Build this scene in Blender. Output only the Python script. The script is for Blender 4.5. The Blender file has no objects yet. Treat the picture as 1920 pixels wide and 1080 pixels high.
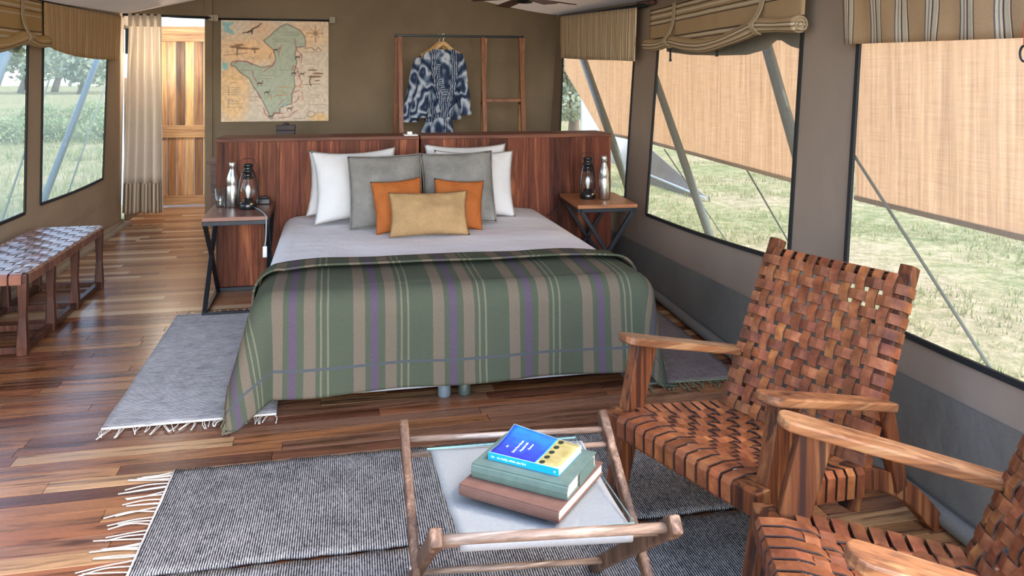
import bpy, bmesh, math, random
import numpy as np
from math import sin, cos, pi, sqrt, atan2, hypot
from mathutils import Vector, Matrix, noise

random.seed(7)
SC = bpy.context.scene
COL = SC.collection
V = Vector

# ------------------------------------------------------------------ camera
F = 1500.0; PSI = math.atan(335.0/F); HY = 155.0; EYE = 1.45
cam = bpy.data.cameras.new('camera'); camo = bpy.data.objects.new('camera', cam); COL.objects.link(camo)
cam.sensor_width = 36.0; cam.lens = F/1920*36
cam.shift_y = -(540-HY)/1920.0
cam.clip_start = 0.05; cam.clip_end = 400
camo.location = (0, 0, EYE); camo.rotation_euler = (pi/2, 0, -PSI)
SC.camera = camo

# ------------------------------------------------------------------ world, sun, front fill
w = bpy.data.worlds.new('world'); SC.world = w; w.use_nodes = True
wn = w.node_tree; wn.nodes.clear()
wo = wn.nodes.new('ShaderNodeOutputWorld'); bg = wn.nodes.new('ShaderNodeBackground')
sky = wn.nodes.new('ShaderNodeTexSky'); sky.sky_type = 'NISHITA'; sky.sun_disc = False
sky.sun_elevation = math.radians(50); sky.sun_rotation = math.radians(110); sky.air_density = 1.0; sky.dust_density = 2.0
bg.inputs['Strength'].default_value = 0.68
wn.links.new(sky.outputs[0], bg.inputs[0]); wn.links.new(bg.outputs[0], wo.inputs[0])

def light(name, kind, loc, target, energy, color, **kw):
    l = bpy.data.lights.new(name, kind); l.energy = energy; l.color = color
    for k, v in kw.items(): setattr(l, k, v)
    o = bpy.data.objects.new(name, l); COL.objects.link(o); o.location = loc
    d = V(target)-V(loc); o.rotation_euler = d.to_track_quat('-Z', 'Y').to_euler()
    return o
SUN_DIR = V((0.60, -0.10, 0.75)).normalized()
light('sun', 'SUN', SUN_DIR*30, (0, 0, 0), 0.98, (1.0, 0.92, 0.82), angle=math.radians(0.6))
# added fill light behind the camera, standing in for daylight through the open front
light('front_fill', 'AREA', (-0.5, -12.0, 2.6), (0.1, 6.0, 0.9), 1050, (1.0, 0.955, 0.89), shape='RECTANGLE', size=8.0, size_y=4.6)

vs = SC.view_settings
vs.view_transform = 'Standard'; vs.look = 'None'; vs.gamma = 1.0; vs.use_curve_mapping = False
vs.exposure = 0.90
SC.cycles.use_denoising = True
SC.cycles.max_bounces = 10; SC.cycles.diffuse_bounces = 5; SC.cycles.glossy_bounces = 3
SC.cycles.transmission_bounces = 6; SC.cycles.transparent_max_bounces = 12
SC.cycles.caustics_reflective = False; SC.cycles.caustics_refractive = False
SC.cycles.sample_clamp_indirect = 6.0

# ------------------------------------------------------------------ from pixels of the frame to points of the room
RV = V((cos(PSI), -sin(PSI), 0)); FW = V((sin(PSI), cos(PSI), 0)); EYEP = V((0, 0, EYE))
def ray(px, py): return RV*((px-960)/F) + FW + V((0, 0, (HY-py)/F))
def onplane(px, py, p0, n):
    d = ray(px, py); n = V(n); return EYEP + d*((V(p0)-EYEP).dot(n)/d.dot(n))
def onZ(px, py, z): return onplane(px, py, (0, 0, z), (0, 0, 1))
def onY(px, py, y): return onplane(px, py, (0, y, 0), (0, 1, 0))
def onX(px, py, x): return onplane(px, py, (x, 0, 0), (1, 0, 0))
# right wall: slightly splayed and leaning out; left wall: nearly square
RW0, RWY, RWZ = 1.866, 0.0572, 0.072
def rw(y, z, off=0.0): return V((RW0+RWY*y+RWZ*z+off, y, z))
RWN = V((1, -RWY, -RWZ)).normalized()
def onR(px, py, off=0.0):
    return onplane(px, py, (RW0+off, 0, 0), RWN)
LW0, LWZ = -2.13, 0.015
def lw(y, z, off=0.0): return V((LW0+LWZ*z+off, y, z))
LWN = V((1, 0, -LWZ)).normalized()
def onL(px, py, off=0.0): return onplane(px, py, (LW0+off, 0, 0), LWN)
BACK = 8.9

# ------------------------------------------------------------------ objects
WM = {}
def tag(o, label=None, cat=None, group=None, kind=None):
    if label: o['label'] = label
    if cat: o['category'] = cat
    if group: o['group'] = group
    if kind: o['kind'] = kind
    return o
def thing(name, label, cat, loc=(0, 0, 0), rz=0.0, group=None, kind=None):
    o = bpy.data.objects.new(name, None); COL.objects.link(o)
    o.location = loc; o.rotation_euler = (0, 0, rz); o.empty_display_size = 0.1
    WM[o] = Matrix.Translation(V(loc)) @ Matrix.Rotation(rz, 4, 'Z')
    return tag(o, label, cat, group, kind)

class MB:
    """collects shapes; build() links them as one mesh object"""
    def __init__(s): s.v = []; s.f = []; s.uv = {}
    def add(s, vs, fs, uvs=None):
        n = len(s.v); s.v += [V(p) for p in vs]; s.f += [tuple(i+n for i in f) for f in fs]
        if uvs:
            for i, q in enumerate(uvs): s.uv[n+i] = q
        return s
    def box(s, c, size, m=None):
        c = V(c); h = V(size)/2
        vs = [V((sx*h.x, sy*h.y, sz*h.z)) for sz in (-1, 1) for sy in (-1, 1) for sx in (-1, 1)]
        if m is not None: vs = [m @ p for p in vs]
        return s.add([p+c for p in vs], [(0,2,3,1),(4,5,7,6),(0,1,5,4),(2,6,7,3),(0,4,6,2),(1,3,7,5)])
    def bar(s, p0, p1, a, b, side=(1, 0, 0), a1=None, b1=None):
        """rectangular bar, a across `side`, b across the third way, may taper"""
        return s.sweep([p0, p1], [(a, b), (a1 or a, b1 or b)], side)
    def sweep(s, pts, sizes, side=(1, 0, 0)):
        pts = [V(p) for p in pts]; n = len(pts); vs = []
        if isinstance(sizes, tuple): sizes = [sizes]*n
        for i, p in enumerate(pts):
            t = (pts[min(i+1, n-1)]-pts[max(i-1, 0)]).normalized()
            sd = V(side); sd = (sd-t*sd.dot(t)).normalized(); u = t.cross(sd)
            a, b = sizes[i][0]/2, sizes[i][1]/2
            vs += [p-sd*a-u*b, p+sd*a-u*b, p+sd*a+u*b, p-sd*a+u*b]
        fs = [(3,2,1,0), tuple(4*(n-1)+k for k in range(4))]
        for i in range(n-1):
            o = 4*i
            fs += [(o+k, o+(k+1)%4, o+4+(k+1)%4, o+4+k) for k in range(4)]
        return s.add(vs, fs)
    def tube(s, pts, r, n=10, cap=True, uv=False):
        pts = [V(p) for p in pts]; m = len(pts); vs = []; uvs = []
        rs = r if isinstance(r, (list, tuple)) else [r]*m
        ref = V((0, 0, 1)); L = 0
        t0 = (pts[1]-pts[0]).normalized()
        if abs(t0.dot(ref)) > 0.9: ref = V((1, 0, 0))
        for i, p in enumerate(pts):
            t = (pts[min(i+1, m-1)]-pts[max(i-1, 0)]).normalized()
            a = (ref-t*ref.dot(t)).normalized(); b = t.cross(a); ref = a
            if i: L += (pts[i]-pts[i-1]).length
            for k in range(n):
                q = 2*pi*k/n; vs.append(p+a*rs[i]*cos(q)+b*rs[i]*sin(q)); uvs.append((L, abs(2*k/n-1)))
        fs = [(i*n+k, i*n+(k+1)%n, (i+1)*n+(k+1)%n, (i+1)*n+k) for i in range(m-1) for k in range(n)]
        if cap: fs += [tuple(reversed(range(n))), tuple((m-1)*n+k for k in range(n))]
        return s.add(vs, fs, uvs if uv else None)
    def lathe(s, prof, c=(0, 0, 0), n=24, cap=True):
        c = V(c); vs = [c+V((r*cos(2*pi*k/n), r*sin(2*pi*k/n), z)) for r, z in prof for k in range(n)]
        m = len(prof)
        fs = [(i*n+k, i*n+(k+1)%n, (i+1)*n+(k+1)%n, (i+1)*n+k) for i in range(m-1) for k in range(n)]
        if cap: fs += [tuple(reversed(range(n))), tuple((m-1)*n+k for k in range(n))]
        return s.add(vs, fs)
    def grid(s, fn, us, vs_, uvfn=None, wrap=False):
        nu, nv = len(us), len(vs_)
        P = [fn(u, v) for v in vs_ for u in us]
        uvs = [uvfn(u, v) if uvfn else (u, v) for v in vs_ for u in us]
        fs = []
        for j in range(nv-1):
            for i in range(nu-1 if not wrap else nu):
                i2 = (i+1) % nu
                fs.append((j*nu+i, j*nu+i2, (j+1)*nu+i2, (j+1)*nu+i))
        return s.add(P, fs, uvs)
    def prism(s, outline, off):
        """closed outline of points, extruded by off"""
        n = len(outline); off = V(off)
        vs = [V(p) for p in outline]+[V(p)+off for p in outline]
        fs = [tuple(reversed(range(n))), tuple(range(n, 2*n))]+[(i, (i+1)%n, n+(i+1)%n, n+i) for i in range(n)]
        return s.add(vs, fs)
    def mesh(s, name, mat, local=None, smooth=False):
        me = bpy.data.meshes.new(name)
        vs = s.v if local is None else [local @ p for p in s.v]
        me.from_pydata([tuple(p) for p in vs], [], s.f)
        if s.uv:
            ul = me.uv_layers.new(name='UVMap')
            vi = np.empty(len(me.loops), dtype=np.int32); me.loops.foreach_get('vertex_index', vi)
            arr = np.zeros((len(s.v), 2), dtype=np.float32)
            for k, q in s.uv.items(): arr[k] = q
            ul.data.foreach_set('uv', arr[vi].ravel())
        if mat: me.materials.append(mat)
        if smooth: me.polygons.foreach_set('use_smooth', [True]*len(me.polygons))
        me.update(); return me
    def build(s, name, mat, parent=None, world=True, smooth=False, bevel=0, solid=0, sub=0, fix=True):
        local = None
        if parent is not None and world: local = WM[parent].inverted()
        me = s.mesh(name, mat, local, smooth)
        if fix:
            bm = bmesh.new(); bm.from_mesh(me); bmesh.ops.recalc_face_normals(bm, faces=bm.faces); bm.to_mesh(me); bm.free()
        o = bpy.data.objects.new(name, me); COL.objects.link(o)
        if parent is not None: o.parent = parent; WM[o] = WM[parent]
        else: WM[o] = Matrix.Identity(4)
        if sub:
            md = o.modifiers.new('subdivision', 'SUBSURF'); md.levels = md.render_levels = sub
        if solid:
            md = o.modifiers.new('thickness', 'SOLIDIFY'); md.thickness = solid; md.offset = 0
        if bevel:
            md = o.modifiers.new('bevel', 'BEVEL'); md.width = bevel; md.segments = 2; md.limit_method = 'ANGLE'; md.angle_limit = 0.7
        return o
def instance(me, name, parent, m, color=None):
    o = bpy.data.objects.new(name, me); COL.objects.link(o)
    if parent is not None: o.parent = parent; WM[o] = WM[parent]
    o.matrix_local = m
    if color: o.color = (*color, 1)
    return o
def lin(n, a=0.0, b=1.0): return [a+(b-a)*i/(n-1) for i in range(n)]
def spline(pts, n=8):
    """Catmull-Rom through points"""
    pts = [V(p) for p in pts]; P = [pts[0]*2-pts[1]]+pts+[pts[-1]*2-pts[-2]]; out = []
    for i in range(1, len(P)-2):
        for k in range(n):
            t = k/n; a, b, c, d = P[i-1], P[i], P[i+1], P[i+2]
            out.append(0.5*((2*b)+(c-a)*t+(2*a-5*b+4*c-d)*t*t+(3*b-a-3*c+d)*t**3))
    return out+[pts[-1]]
def copy_thing(root, loc, rz, label):
    r = root.copy(); COL.objects.link(r); r.location = loc; r.rotation_euler = (0, 0, rz); r['label'] = label
    for ch in root.children:
        c = ch.copy(); COL.objects.link(c); c.parent = r
        for g in ch.children:
            d = g.copy(); COL.objects.link(d); d.parent = c
    return r

# ------------------------------------------------------------------ materials
class G:
    def __init__(s, name):
        s.m = bpy.data.materials.new(name); s.m.use_nodes = True; s.t = s.m.node_tree; s.t.nodes.clear()
        s.out = s.t.nodes.new('ShaderNodeOutputMaterial')
        s.b = s.t.nodes.new('ShaderNodeBsdfPrincipled'); s.t.links.new(s.b.outputs[0], s.out.inputs[0])
    def put(s, sock, v):
        if isinstance(v, bpy.types.NodeSocket): s.t.links.new(v, sock)
        elif v is not None:
            if hasattr(sock.default_value, '__len__') and isinstance(v, (tuple, list)):
                if len(sock.default_value) == 4 and len(v) == 3: v = (*v, 1)
                sock.default_value = v
            else: sock.default_value = v
    def n(s, typ, out=0, ins={}, **props):
        nd = s.t.nodes.new('ShaderNode'+typ)
        for k, v in props.items(): setattr(nd, k, v)
        for k, v in ins.items(): s.put(nd.inputs[k], v)
        return nd.outputs[out]
    def set(s, **kw):
        for k, v in kw.items(): s.put(s.b.inputs[k.replace('_', ' ')], v)
        return s
    def obj(s): return s.n('TexCoord', 'Object')
    def uvc(s): return s.n('TexCoord', 'UV')
    def rnd(s): return s.n('ObjectInfo', 'Random')
    def ocol(s): return s.n('ObjectInfo', 'Color')
    def shift(s, vec, k=37.0):
        r = s.math('MULTIPLY', s.rnd(), k)
        return s.n('VectorMath', 0, {0: vec, 1: s.n('CombineXYZ', 0, {0: r, 1: r, 2: r})}, operation='ADD')
    def map(s, vec, sc=(1,1,1), loc=(0,0,0), rot=(0,0,0)):
        return s.n('Mapping', 0, {'Vector': vec, 'Scale': sc, 'Location': loc, 'Rotation': rot})
    def noise(s, vec, scale=5, detail=3, rough=0.55, dist=0.0):
        return s.n('TexNoise', 0, {'Vector': vec, 'Scale': scale, 'Detail': detail, 'Roughness': rough, 'Distortion': dist})
    def wave(s, vec, scale, dist=0.0, detail=2, dscale=1.0, d='X', prof='SIN'):
        return s.n('TexWave', 'Fac', {'Vector': vec, 'Scale': scale, 'Distortion': dist, 'Detail': detail, 'Detail Scale': dscale}, bands_direction=d, wave_profile=prof)
    def ramp(s, fac, stops, interp='LINEAR'):
        nd = s.t.nodes.new('ShaderNodeValToRGB'); s.put(nd.inputs[0], fac); cr = nd.color_ramp; cr.interpolation = interp
        while len(cr.elements) < len(stops): cr.elements.new(0.5)
        for e, (p, c) in zip(cr.elements, stops):
            e.position = p; e.color = (*c, 1) if isinstance(c, tuple) else (c, c, c, 1)
        return nd.outputs[0]
    def mix(s, fac, a, b, blend='MIX'):
        nd = s.t.nodes.new('ShaderNodeMix'); nd.data_type = 'RGBA'; nd.blend_type = blend; nd.clamp_factor = True
        s.put(nd.inputs[0], fac); s.put(nd.inputs[6], a); s.put(nd.inputs[7], b); return nd.outputs[2]
    def math(s, op, a, b=None):
        ins = {0: a}
        if b is not None: ins[1] = b
        return s.n('Math', 0, ins, operation=op)
    def bump(s, h, strength=0.3, dist=0.01):
        s.put(s.b.inputs['Normal'], s.n('Bump', 0, {'Height': h, 'Strength': strength, 'Distance': dist})); return s

def plain(name, col, rough=0.6, metal=0.0, spec=0.4, bumps=None):
    g = G(name); v = g.noise(g.obj(), 30, 3)
    c = g.mix(g.ramp(v, [(0.3, 0.0), (0.7, 1.0)]), tuple(x*0.88 for x in col), tuple(min(1, x*1.1) for x in col))
    g.set(Base_Color=c, Roughness=rough, Metallic=metal); g.b.inputs['Specular IOR Level'].default_value = spec
    if bumps: g.bump(g.noise(g.obj(), bumps[0], 3), bumps[1], 0.004)
    return g.m
def wood(name, dark, mid, light, axis=2, scale=1.0, rough=0.42, tint=False, ring=0.5, spec=0.4, streak=0.0):
    """streaky timber, grain along the axis"""
    g = G(name); sc = [9.0*scale]*3; sc[axis] = 0.7*scale
    v = g.map(g.shift(g.obj()), tuple(sc))
    n1 = g.noise(v, 1.6, 4, 0.6, 0.8)
    sc2 = [60.0*scale]*3; sc2[axis] = 2.5*scale
    n2 = g.noise(g.map(g.shift(g.obj()), tuple(sc2)), 1.5, 3, 0.7)
    c = g.ramp(n1, [(0.30, dark), (0.48, mid), (0.55, mid), (0.70, light)])
    c = g.mix(0.6, c, g.ramp(n2, [(0.32, 0.25), (0.60, 1.0)]), 'MULTIPLY')
    if streak:
        sc3 = [34.0]*3; sc3[axis] = 0.9
        c = g.mix(g.math('MULTIPLY', g.ramp(g.noise(g.map(g.shift(g.obj()), tuple(sc3)), 1.0, 2, 0.5, 0.5), [(0.54, 0.0), (0.60, 1.0)]), streak), c, dark)
    if tint: c = g.mix(1.0, c, g.ocol(), 'MULTIPLY')
    g.set(Base_Color=c, Roughness=g.ramp(n2, [(0.2, rough+0.12), (0.8, rough-0.06)])); g.b.inputs['Specular IOR Level'].default_value = spec
    g.bump(n2, 0.25, 0.002)
    return g.m
def fabric(name, col, var=0.12, thread=220.0, rough=0.9, tint=False, wrinkle=0.25, transl=0.0, wscale=3.0):
    g = G(name); o = g.obj()
    a = g.noise(o, wscale, 4, 0.55); th = g.noise(o, thread, 2, 0.6)
    c = g.mix(g.ramp(a, [(0.3, 0.0), (0.7, 1.0)]), tuple(x*(1-var) for x in col), tuple(min(1, x*(1+var)) for x in col))
    c = g.mix(0.35, c, g.ramp(th, [(0.3, 0.6), (0.7, 1.0)]), 'MULTIPLY')
    if tint: c = g.mix(1.0, c, g.ocol(), 'MULTIPLY')
    g.set(Base_Color=c, Roughness=rough); g.b.inputs['Specular IOR Level'].default_value = 0.15
    h = g.math('ADD', g.math('MULTIPLY', a, 6.0), g.math('MULTIPLY', th, 0.15))
    g.bump(h, wrinkle, 0.01)
    if transl:
        tr = g.n('BsdfTranslucent', 0, {0: c}); ms = g.n('MixShader', 0, {0: transl, 1: g.b.outputs[0], 2: tr})
        g.t.links.new(ms, g.out.inputs[0])
    return g.m

M = {}
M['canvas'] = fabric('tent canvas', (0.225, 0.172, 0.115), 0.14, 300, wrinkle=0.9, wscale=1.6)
M['canvas_left'] = fabric('tent canvas lightened', (0.44, 0.335, 0.235), 0.08, 300, wrinkle=0.5, wscale=1.6)  # back wall canvas with its colour brightened to make up for missing light
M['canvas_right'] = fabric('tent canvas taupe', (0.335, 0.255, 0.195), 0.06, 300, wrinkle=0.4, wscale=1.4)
M['canvas_grey'] = fabric('grey groundsheet canvas', (0.175, 0.160, 0.136), 0.10, 160, wrinkle=0.3, wscale=3.0)
M['roof'] = fabric('roof canvas', (0.27, 0.20, 0.135), 0.07, 200, wrinkle=0.35, wscale=1.3, transl=0.22)
M['white_canvas'] = fabric('white canvas', (0.78, 0.77, 0.76), 0.05, 200, transl=0.55)
M['binding'] = plain('black window binding', (0.015, 0.016, 0.017), 0.7)
M['black_metal'] = plain('black steel', (0.02, 0.024, 0.03), 0.4, 0.6)
M['black_paint'] = plain('black enamel', (0.008, 0.009, 0.011), 0.22, 0.0, 0.6)
M['steel'] = plain('brushed steel', (0.62, 0.62, 0.60), 0.28, 1.0)
M['brass'] = plain('brass', (0.6, 0.42, 0.18), 0.35, 1.0)
M['galv'] = plain('galvanised tube', (0.085, 0.108, 0.092), 0.5, 0.3)
M['galv_blue'] = plain('blue grey tube', (0.10, 0.15, 0.185), 0.5, 0.2)
M['rope'] = plain('guy rope', (0.13, 0.16, 0.12), 0.9)
M['white_paint'] = plain('white plastic', (0.8, 0.8, 0.8), 0.4)
M['grey_plastic'] = plain('grey plastic', (0.16, 0.2, 0.23), 0.5)

# floor board timber: colour of each board from its object colour
g = G('floor boards'); o_ = g.shift(g.obj(), 23.0)
n1 = g.noise(g.map(o_, (0.9, 12, 12)), 1.6, 4, 0.65, 1.2); n2 = g.noise(g.map(o_, (3, 90, 90)), 1.2, 3, 0.7)
c = g.mix(g.ramp(n1, [(0.36, 0.85), (0.5, 0.15), (0.62, 0.0)]), g.ocol(), (0.07, 0.026, 0.014))
c = g.mix(0.5, c, g.ramp(n2, [(0.3, 0.5), (0.65, 1.0)]), 'MULTIPLY')
c = g.mix(1.0, c, (0.82, 0.69, 0.57), 'MULTIPLY')
g.set(Base_Color=c, Roughness=g.ramp(n2, [(0.2, 0.32), (0.8, 0.22)])); g.b.inputs['Specular IOR Level'].default_value = 0.4; g.bump(n2, 0.10, 0.001)
M['floor'] = g.m
g = G('far floor boards'); ri = g.n('NewGeometry', 'Random Per Island')
c0 = g.ramp(ri, [(0.0, (0.34, 0.15, 0.07)), (0.3, (0.42, 0.20, 0.09)), (0.5, (0.50, 0.27, 0.125)), (0.7, (0.25, 0.10, 0.05)), (0.84, (0.66, 0.45, 0.25))], 'CONSTANT')
n2 = g.noise(g.map(g.obj(), (3, 60, 60)), 1.2, 3, 0.7)
g.set(Base_Color=g.mix(0.4, c0, g.ramp(n2, [(0.3, 0.5), (0.65, 1.0)]), 'MULTIPLY'), Roughness=0.28); M['floor_far'] = g.m
M['underfloor'] = plain('subfloor', (0.05, 0.025, 0.015), 0.8)

M['head'] = wood('dark red headboard timber', (0.022, 0.007, 0.005), (0.105, 0.030, 0.015), (0.26, 0.09, 0.036), 2, 0.8, 0.5, tint=True, spec=0.15)
M['head_x'] = wood('red top board timber', (0.08, 0.025, 0.017), (0.16, 0.055, 0.033), (0.26, 0.10, 0.055), 0, 0.8, 0.45, spec=0.2)
M['table_l'] = wood('dark bedside timber', (0.10, 0.035, 0.025), (0.19, 0.08, 0.055), (0.28, 0.13, 0.09), 0, 1.0, 0.3)
M['table_r'] = wood('orange bedside timber', (0.30, 0.11, 0.045), (0.42, 0.17, 0.07), (0.50, 0.22, 0.10), 0, 1.0, 0.3)
M['rack'] = wood('rack timber', (0.14, 0.045, 0.022), (0.26, 0.095, 0.045), (0.36, 0.15, 0.07), 2, 1.0, 0.4)
M['rack_light'] = wood('pale rack timber', (0.28, 0.15, 0.07), (0.40, 0.23, 0.11), (0.50, 0.31, 0.16), 2, 1.0, 0.4)
M['teak_y'] = wood('chair timber', (0.020, 0.008, 0.007), (0.150, 0.045, 0.016), (0.34, 0.145, 0.052), 2, 0.9, 0.36, spec=0.3, streak=0.75)
M['arm'] = wood('sunlit arm timber', (0.055, 0.02, 0.012), (0.28, 0.11, 0.043), (0.46, 0.24, 0.105), 1, 0.9, 0.36, spec=0.3, streak=0.45)  # paler than the chair timber: sunlit tops put into the colour
M['bench_wood'] = wood('bench timber', (0.025, 0.010, 0.008), (0.085, 0.028, 0.017), (0.20, 0.075, 0.040), 2, 1.0, 0.35)
M['old_wood'] = wood('weathered table timber', (0.045, 0.022, 0.014), (0.13, 0.068, 0.038), (0.33, 0.20, 0.13), 2, 1.6, 0.45, spec=0.3, streak=0.4)
M['old_wood_x'] = wood('weathered rod timber', (0.08, 0.045, 0.03), (0.27, 0.18, 0.13), (0.50, 0.39, 0.31), 0, 1.6, 0.3)
M['door'] = wood('pale door timber', (0.16, 0.06, 0.025), (0.62, 0.37, 0.16), (0.72, 0.47, 0.23), 2, 0.45, 0.45, tint=True)
M['door_x'] = wood('door rail timber', (0.30, 0.14, 0.06), (0.60, 0.34, 0.15), (0.68, 0.43, 0.21), 0, 0.7, 0.45)
M['desk'] = wood('dark desk timber', (0.05, 0.02, 0.015), (0.10, 0.045, 0.035), (0.16, 0.08, 0.06), 0, 1, 0.45)

# leather straps, tinted one by one
g = G('tan leather'); o_ = g.shift(g.obj()); n1 = g.noise(o_, 14, 3, 0.6); n2 = g.noise(o_, 90, 3, 0.6)
c = g.ramp(n1, [(0.3, (0.12, 0.036, 0.016)), (0.52, (0.255, 0.082, 0.032)), (0.72, (0.40, 0.155, 0.060))])
c = g.mix(1.0, g.mix(0.4, c, g.ramp(n2, [(0.3, 0.6), (0.6, 1.0)]), 'MULTIPLY'), g.ocol(), 'MULTIPLY')
g.set(Base_Color=c, Roughness=0.45); g.b.inputs['Specular IOR Level'].default_value = 0.3; g.bump(n2, 0.25, 0.001); M['leather'] = g.m
g = G('dark glossy leather'); o_ = g.shift(g.obj()); n1 = g.noise(o_, 12, 3, 0.6)
c = g.mix(1.0, g.ramp(n1, [(0.3, (0.15, 0.06, 0.045)), (0.7, (0.32, 0.13, 0.075))]), g.ocol(), 'MULTIPLY')
g.set(Base_Color=c, Roughness=0.30); g.b.inputs['Specular IOR Level'].default_value = 1.0; M['leather_dark'] = g.m
M['leather_edge'] = plain('dark cut leather edge', (0.045, 0.022, 0.016), 0.6)

# window gauze: an open weave, part thread, part hole, threads running up and down
def gauze(name, hole, col):
    g = G(name); o_ = g.obj()
    st = g.noise(g.map(o_, (60, 60, 2.0)), 1.0, 3, 0.7); th = g.noise(g.map(o_, (150, 150, 8)), 1.5, 2, 0.6)
    fac = g.math('ADD', g.math('MULTIPLY', g.math('SUBTRACT', st, 0.5), 0.30), g.math('ADD', g.math('MULTIPLY', g.math('SUBTRACT', th, 0.5), 0.22), 1-hole))
    d = g.n('BsdfDiffuse', 0, {0: col}); t = g.n('BsdfTranslucent', 0, {0: col}); dt = g.n('MixShader', 0, {0: 0.5, 1: d, 2: t})
    tr = g.n('BsdfTransparent', 0, {0: (1, 1, 1)})
    g.t.links.new(g.n('MixShader', 0, {0: fac, 1: tr, 2: dt}), g.out.inputs[0]); return g.m
M['gauze'] = gauze('window gauze', 0.72, (0.52, 0.51, 0.48))
M['gauze_left'] = gauze('pale window gauze', 0.52, (0.47, 0.49, 0.41))

def stripes(name, coord, period, bands, base, transl=0.0, cross=None):
    """woven stripes: bands = (centre, half width, colour) as shares of the period, along UV u (0) or v (1)"""
    g = G(name); sx = g.n('SeparateXYZ', coord, {0: g.uvc()})
    wob = g.noise(g.obj(), 5, 2)
    x = g.math('FRACT', g.math('DIVIDE', g.math('ADD', sx, g.math('MULTIPLY', g.math('SUBTRACT', wob, 0.5), 0.006)), period))
    c = base
    for ce, hw, col in bands:
        m_ = g.math('LESS_THAN', g.math('ABSOLUTE', g.math('SUBTRACT', x, ce)), hw)
        c = g.mix(m_, c, col)
    if cross:
        y = g.n('SeparateXYZ', 1, {0: g.uvc()}); c = g.mix(g.math('LESS_THAN', g.math('ABSOLUTE', g.math('SUBTRACT', y, cross[0])), cross[1]), c, cross[2])
    th = g.noise(g.obj(), 160, 2, 0.6); big = g.noise(g.obj(), 4, 3)
    c = g.mix(0.35, c, g.ramp(th, [(0.3, 0.6), (0.7, 1.0)]), 'MULTIPLY')
    g.set(Base_Color=c, Roughness=0.92); g.b.inputs['Specular IOR Level'].default_value = 0.1
    g.bump(g.math('ADD', g.math('MULTIPLY', big, 4.0), g.math('MULTIPLY', th, 0.2)), 0.3, 0.008)
    if transl:
        tr = g.n('BsdfTranslucent', 0, {0: c}); g.t.links.new(g.n('MixShader', 0, {0: transl, 1: g.b.outputs[0], 2: tr}), g.out.inputs[0])
    return g.m
TAN, CREAM, DK, MIDB = (0.37, 0.235, 0.125), (0.56, 0.46, 0.33), (0.07, 0.05, 0.045), (0.33, 0.25, 0.16)
M['valance'] = stripes('striped valance cloth', 0, 0.17, [(0.08, 0.035, (0.92, 0.80, 0.60)), (0.15, 0.03, DK), (0.30, 0.04, (0.92, 0.80, 0.60)), (0.38, 0.03, (0.22, 0.16, 0.10)), (0.58, 0.04, (0.92, 0.80, 0.60)), (0.66, 0.025, DK), (0.84, 0.04, (0.92, 0.80, 0.60))], (0.66, 0.47, 0.28))
M['valance_front'] = stripes('broad striped valance cloth', 0, 0.17, [(0.05, 0.02, (0.12, 0.11, 0.11)), (0.11, 0.035, CREAM), (0.17, 0.02, (0.22, 0.21, 0.2)), (0.225, 0.03, CREAM), (0.28, 0.02, DK), (0.36, 0.05, (0.42, 0.36, 0.26)), (0.44, 0.02, CREAM), (0.48, 0.015, DK)], TAN)
M['valance_left'] = stripes('tan striped valance cloth', 0, 0.11, [(0.12, 0.05, (0.74, 0.54, 0.31)), (0.3, 0.04, (0.34, 0.21, 0.10)), (0.5, 0.05, (0.70, 0.50, 0.28)), (0.72, 0.03, (0.36, 0.24, 0.13)), (0.85, 0.04, (0.80, 0.64, 0.42))], (0.52, 0.335, 0.165))
M['roman'] = stripes('striped roller cloth', 1, 0.21, [(0.05, 0.02, DK), (0.12, 0.03, CREAM), (0.20, 0.015, DK), (0.30, 0.035, CREAM), (0.42, 0.015, DK), (0.50, 0.03, (0.55, 0.47, 0.35)), (0.58, 0.015, DK)], (0.40, 0.27, 0.15))
M['roman_left'] = stripes('tan striped roller cloth', 1, 0.21, [(0.05, 0.02, (0.14, 0.09, 0.05)), (0.12, 0.03, CREAM), (0.30, 0.035, CREAM), (0.40, 0.015, (0.14, 0.09, 0.05)), (0.55, 0.02, CREAM)], (0.44, 0.28, 0.12))
BEI, PUR, GRN, LTG = (0.155, 0.122, 0.086), (0.098, 0.072, 0.094), (0.076, 0.086, 0.056), (0.160, 0.152, 0.098)
M['blanket'] = stripes('green striped blanket', 0, 0.351, [(0.10, 0.072, BEI), (0.287, 0.05, PUR), (0.494, 0.072, BEI), (0.63, 0.012, LTG), (0.715, 0.012, LTG)], GRN, cross=(2.50, 0.006, (0.080, 0.085, 0.088)))
M['band'] = stripes('striped curtain hem', 0, 0.06, [(0.15, 0.09, (0.17, 0.12, 0.08)), (0.4, 0.05, (0.75, 0.66, 0.54)), (0.6, 0.07, (0.24, 0.18, 0.13)), (0.85, 0.05, (0.72, 0.62, 0.5))], (0.48, 0.37, 0.26))
M['curtain'] = fabric('cream curtain', (0.88, 0.81, 0.72), 0.04, 200, transl=0.45, wrinkle=0.2)
M['sheet'] = fabric('white bed linen', (0.80, 0.78, 0.80), 0.02, 400, wrinkle=0.25, wscale=5)
M['pillow_white'] = fabric('white pillow case', (0.66, 0.645, 0.635), 0.02, 400, wrinkle=0.3, wscale=6)
M['pillow_grey'] = fabric('grey woven cushion', (0.215, 0.205, 0.185), 0.22, 75, wrinkle=0.4, wscale=7)
M['pillow_orange'] = fabric('rust cushion', (0.39, 0.115, 0.028), 0.12, 220, wrinkle=0.4, wscale=8, rough=0.7)
M['pillow_tan'] = fabric('tan raffia cushion', (0.39, 0.245, 0.115), 0.16, 90, wrinkle=0.4, wscale=8)
M['table_canvas'] = fabric('table canvas', (0.30, 0.30, 0.31), 0.06, 200, wrinkle=0.15, wscale=5)

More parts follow.
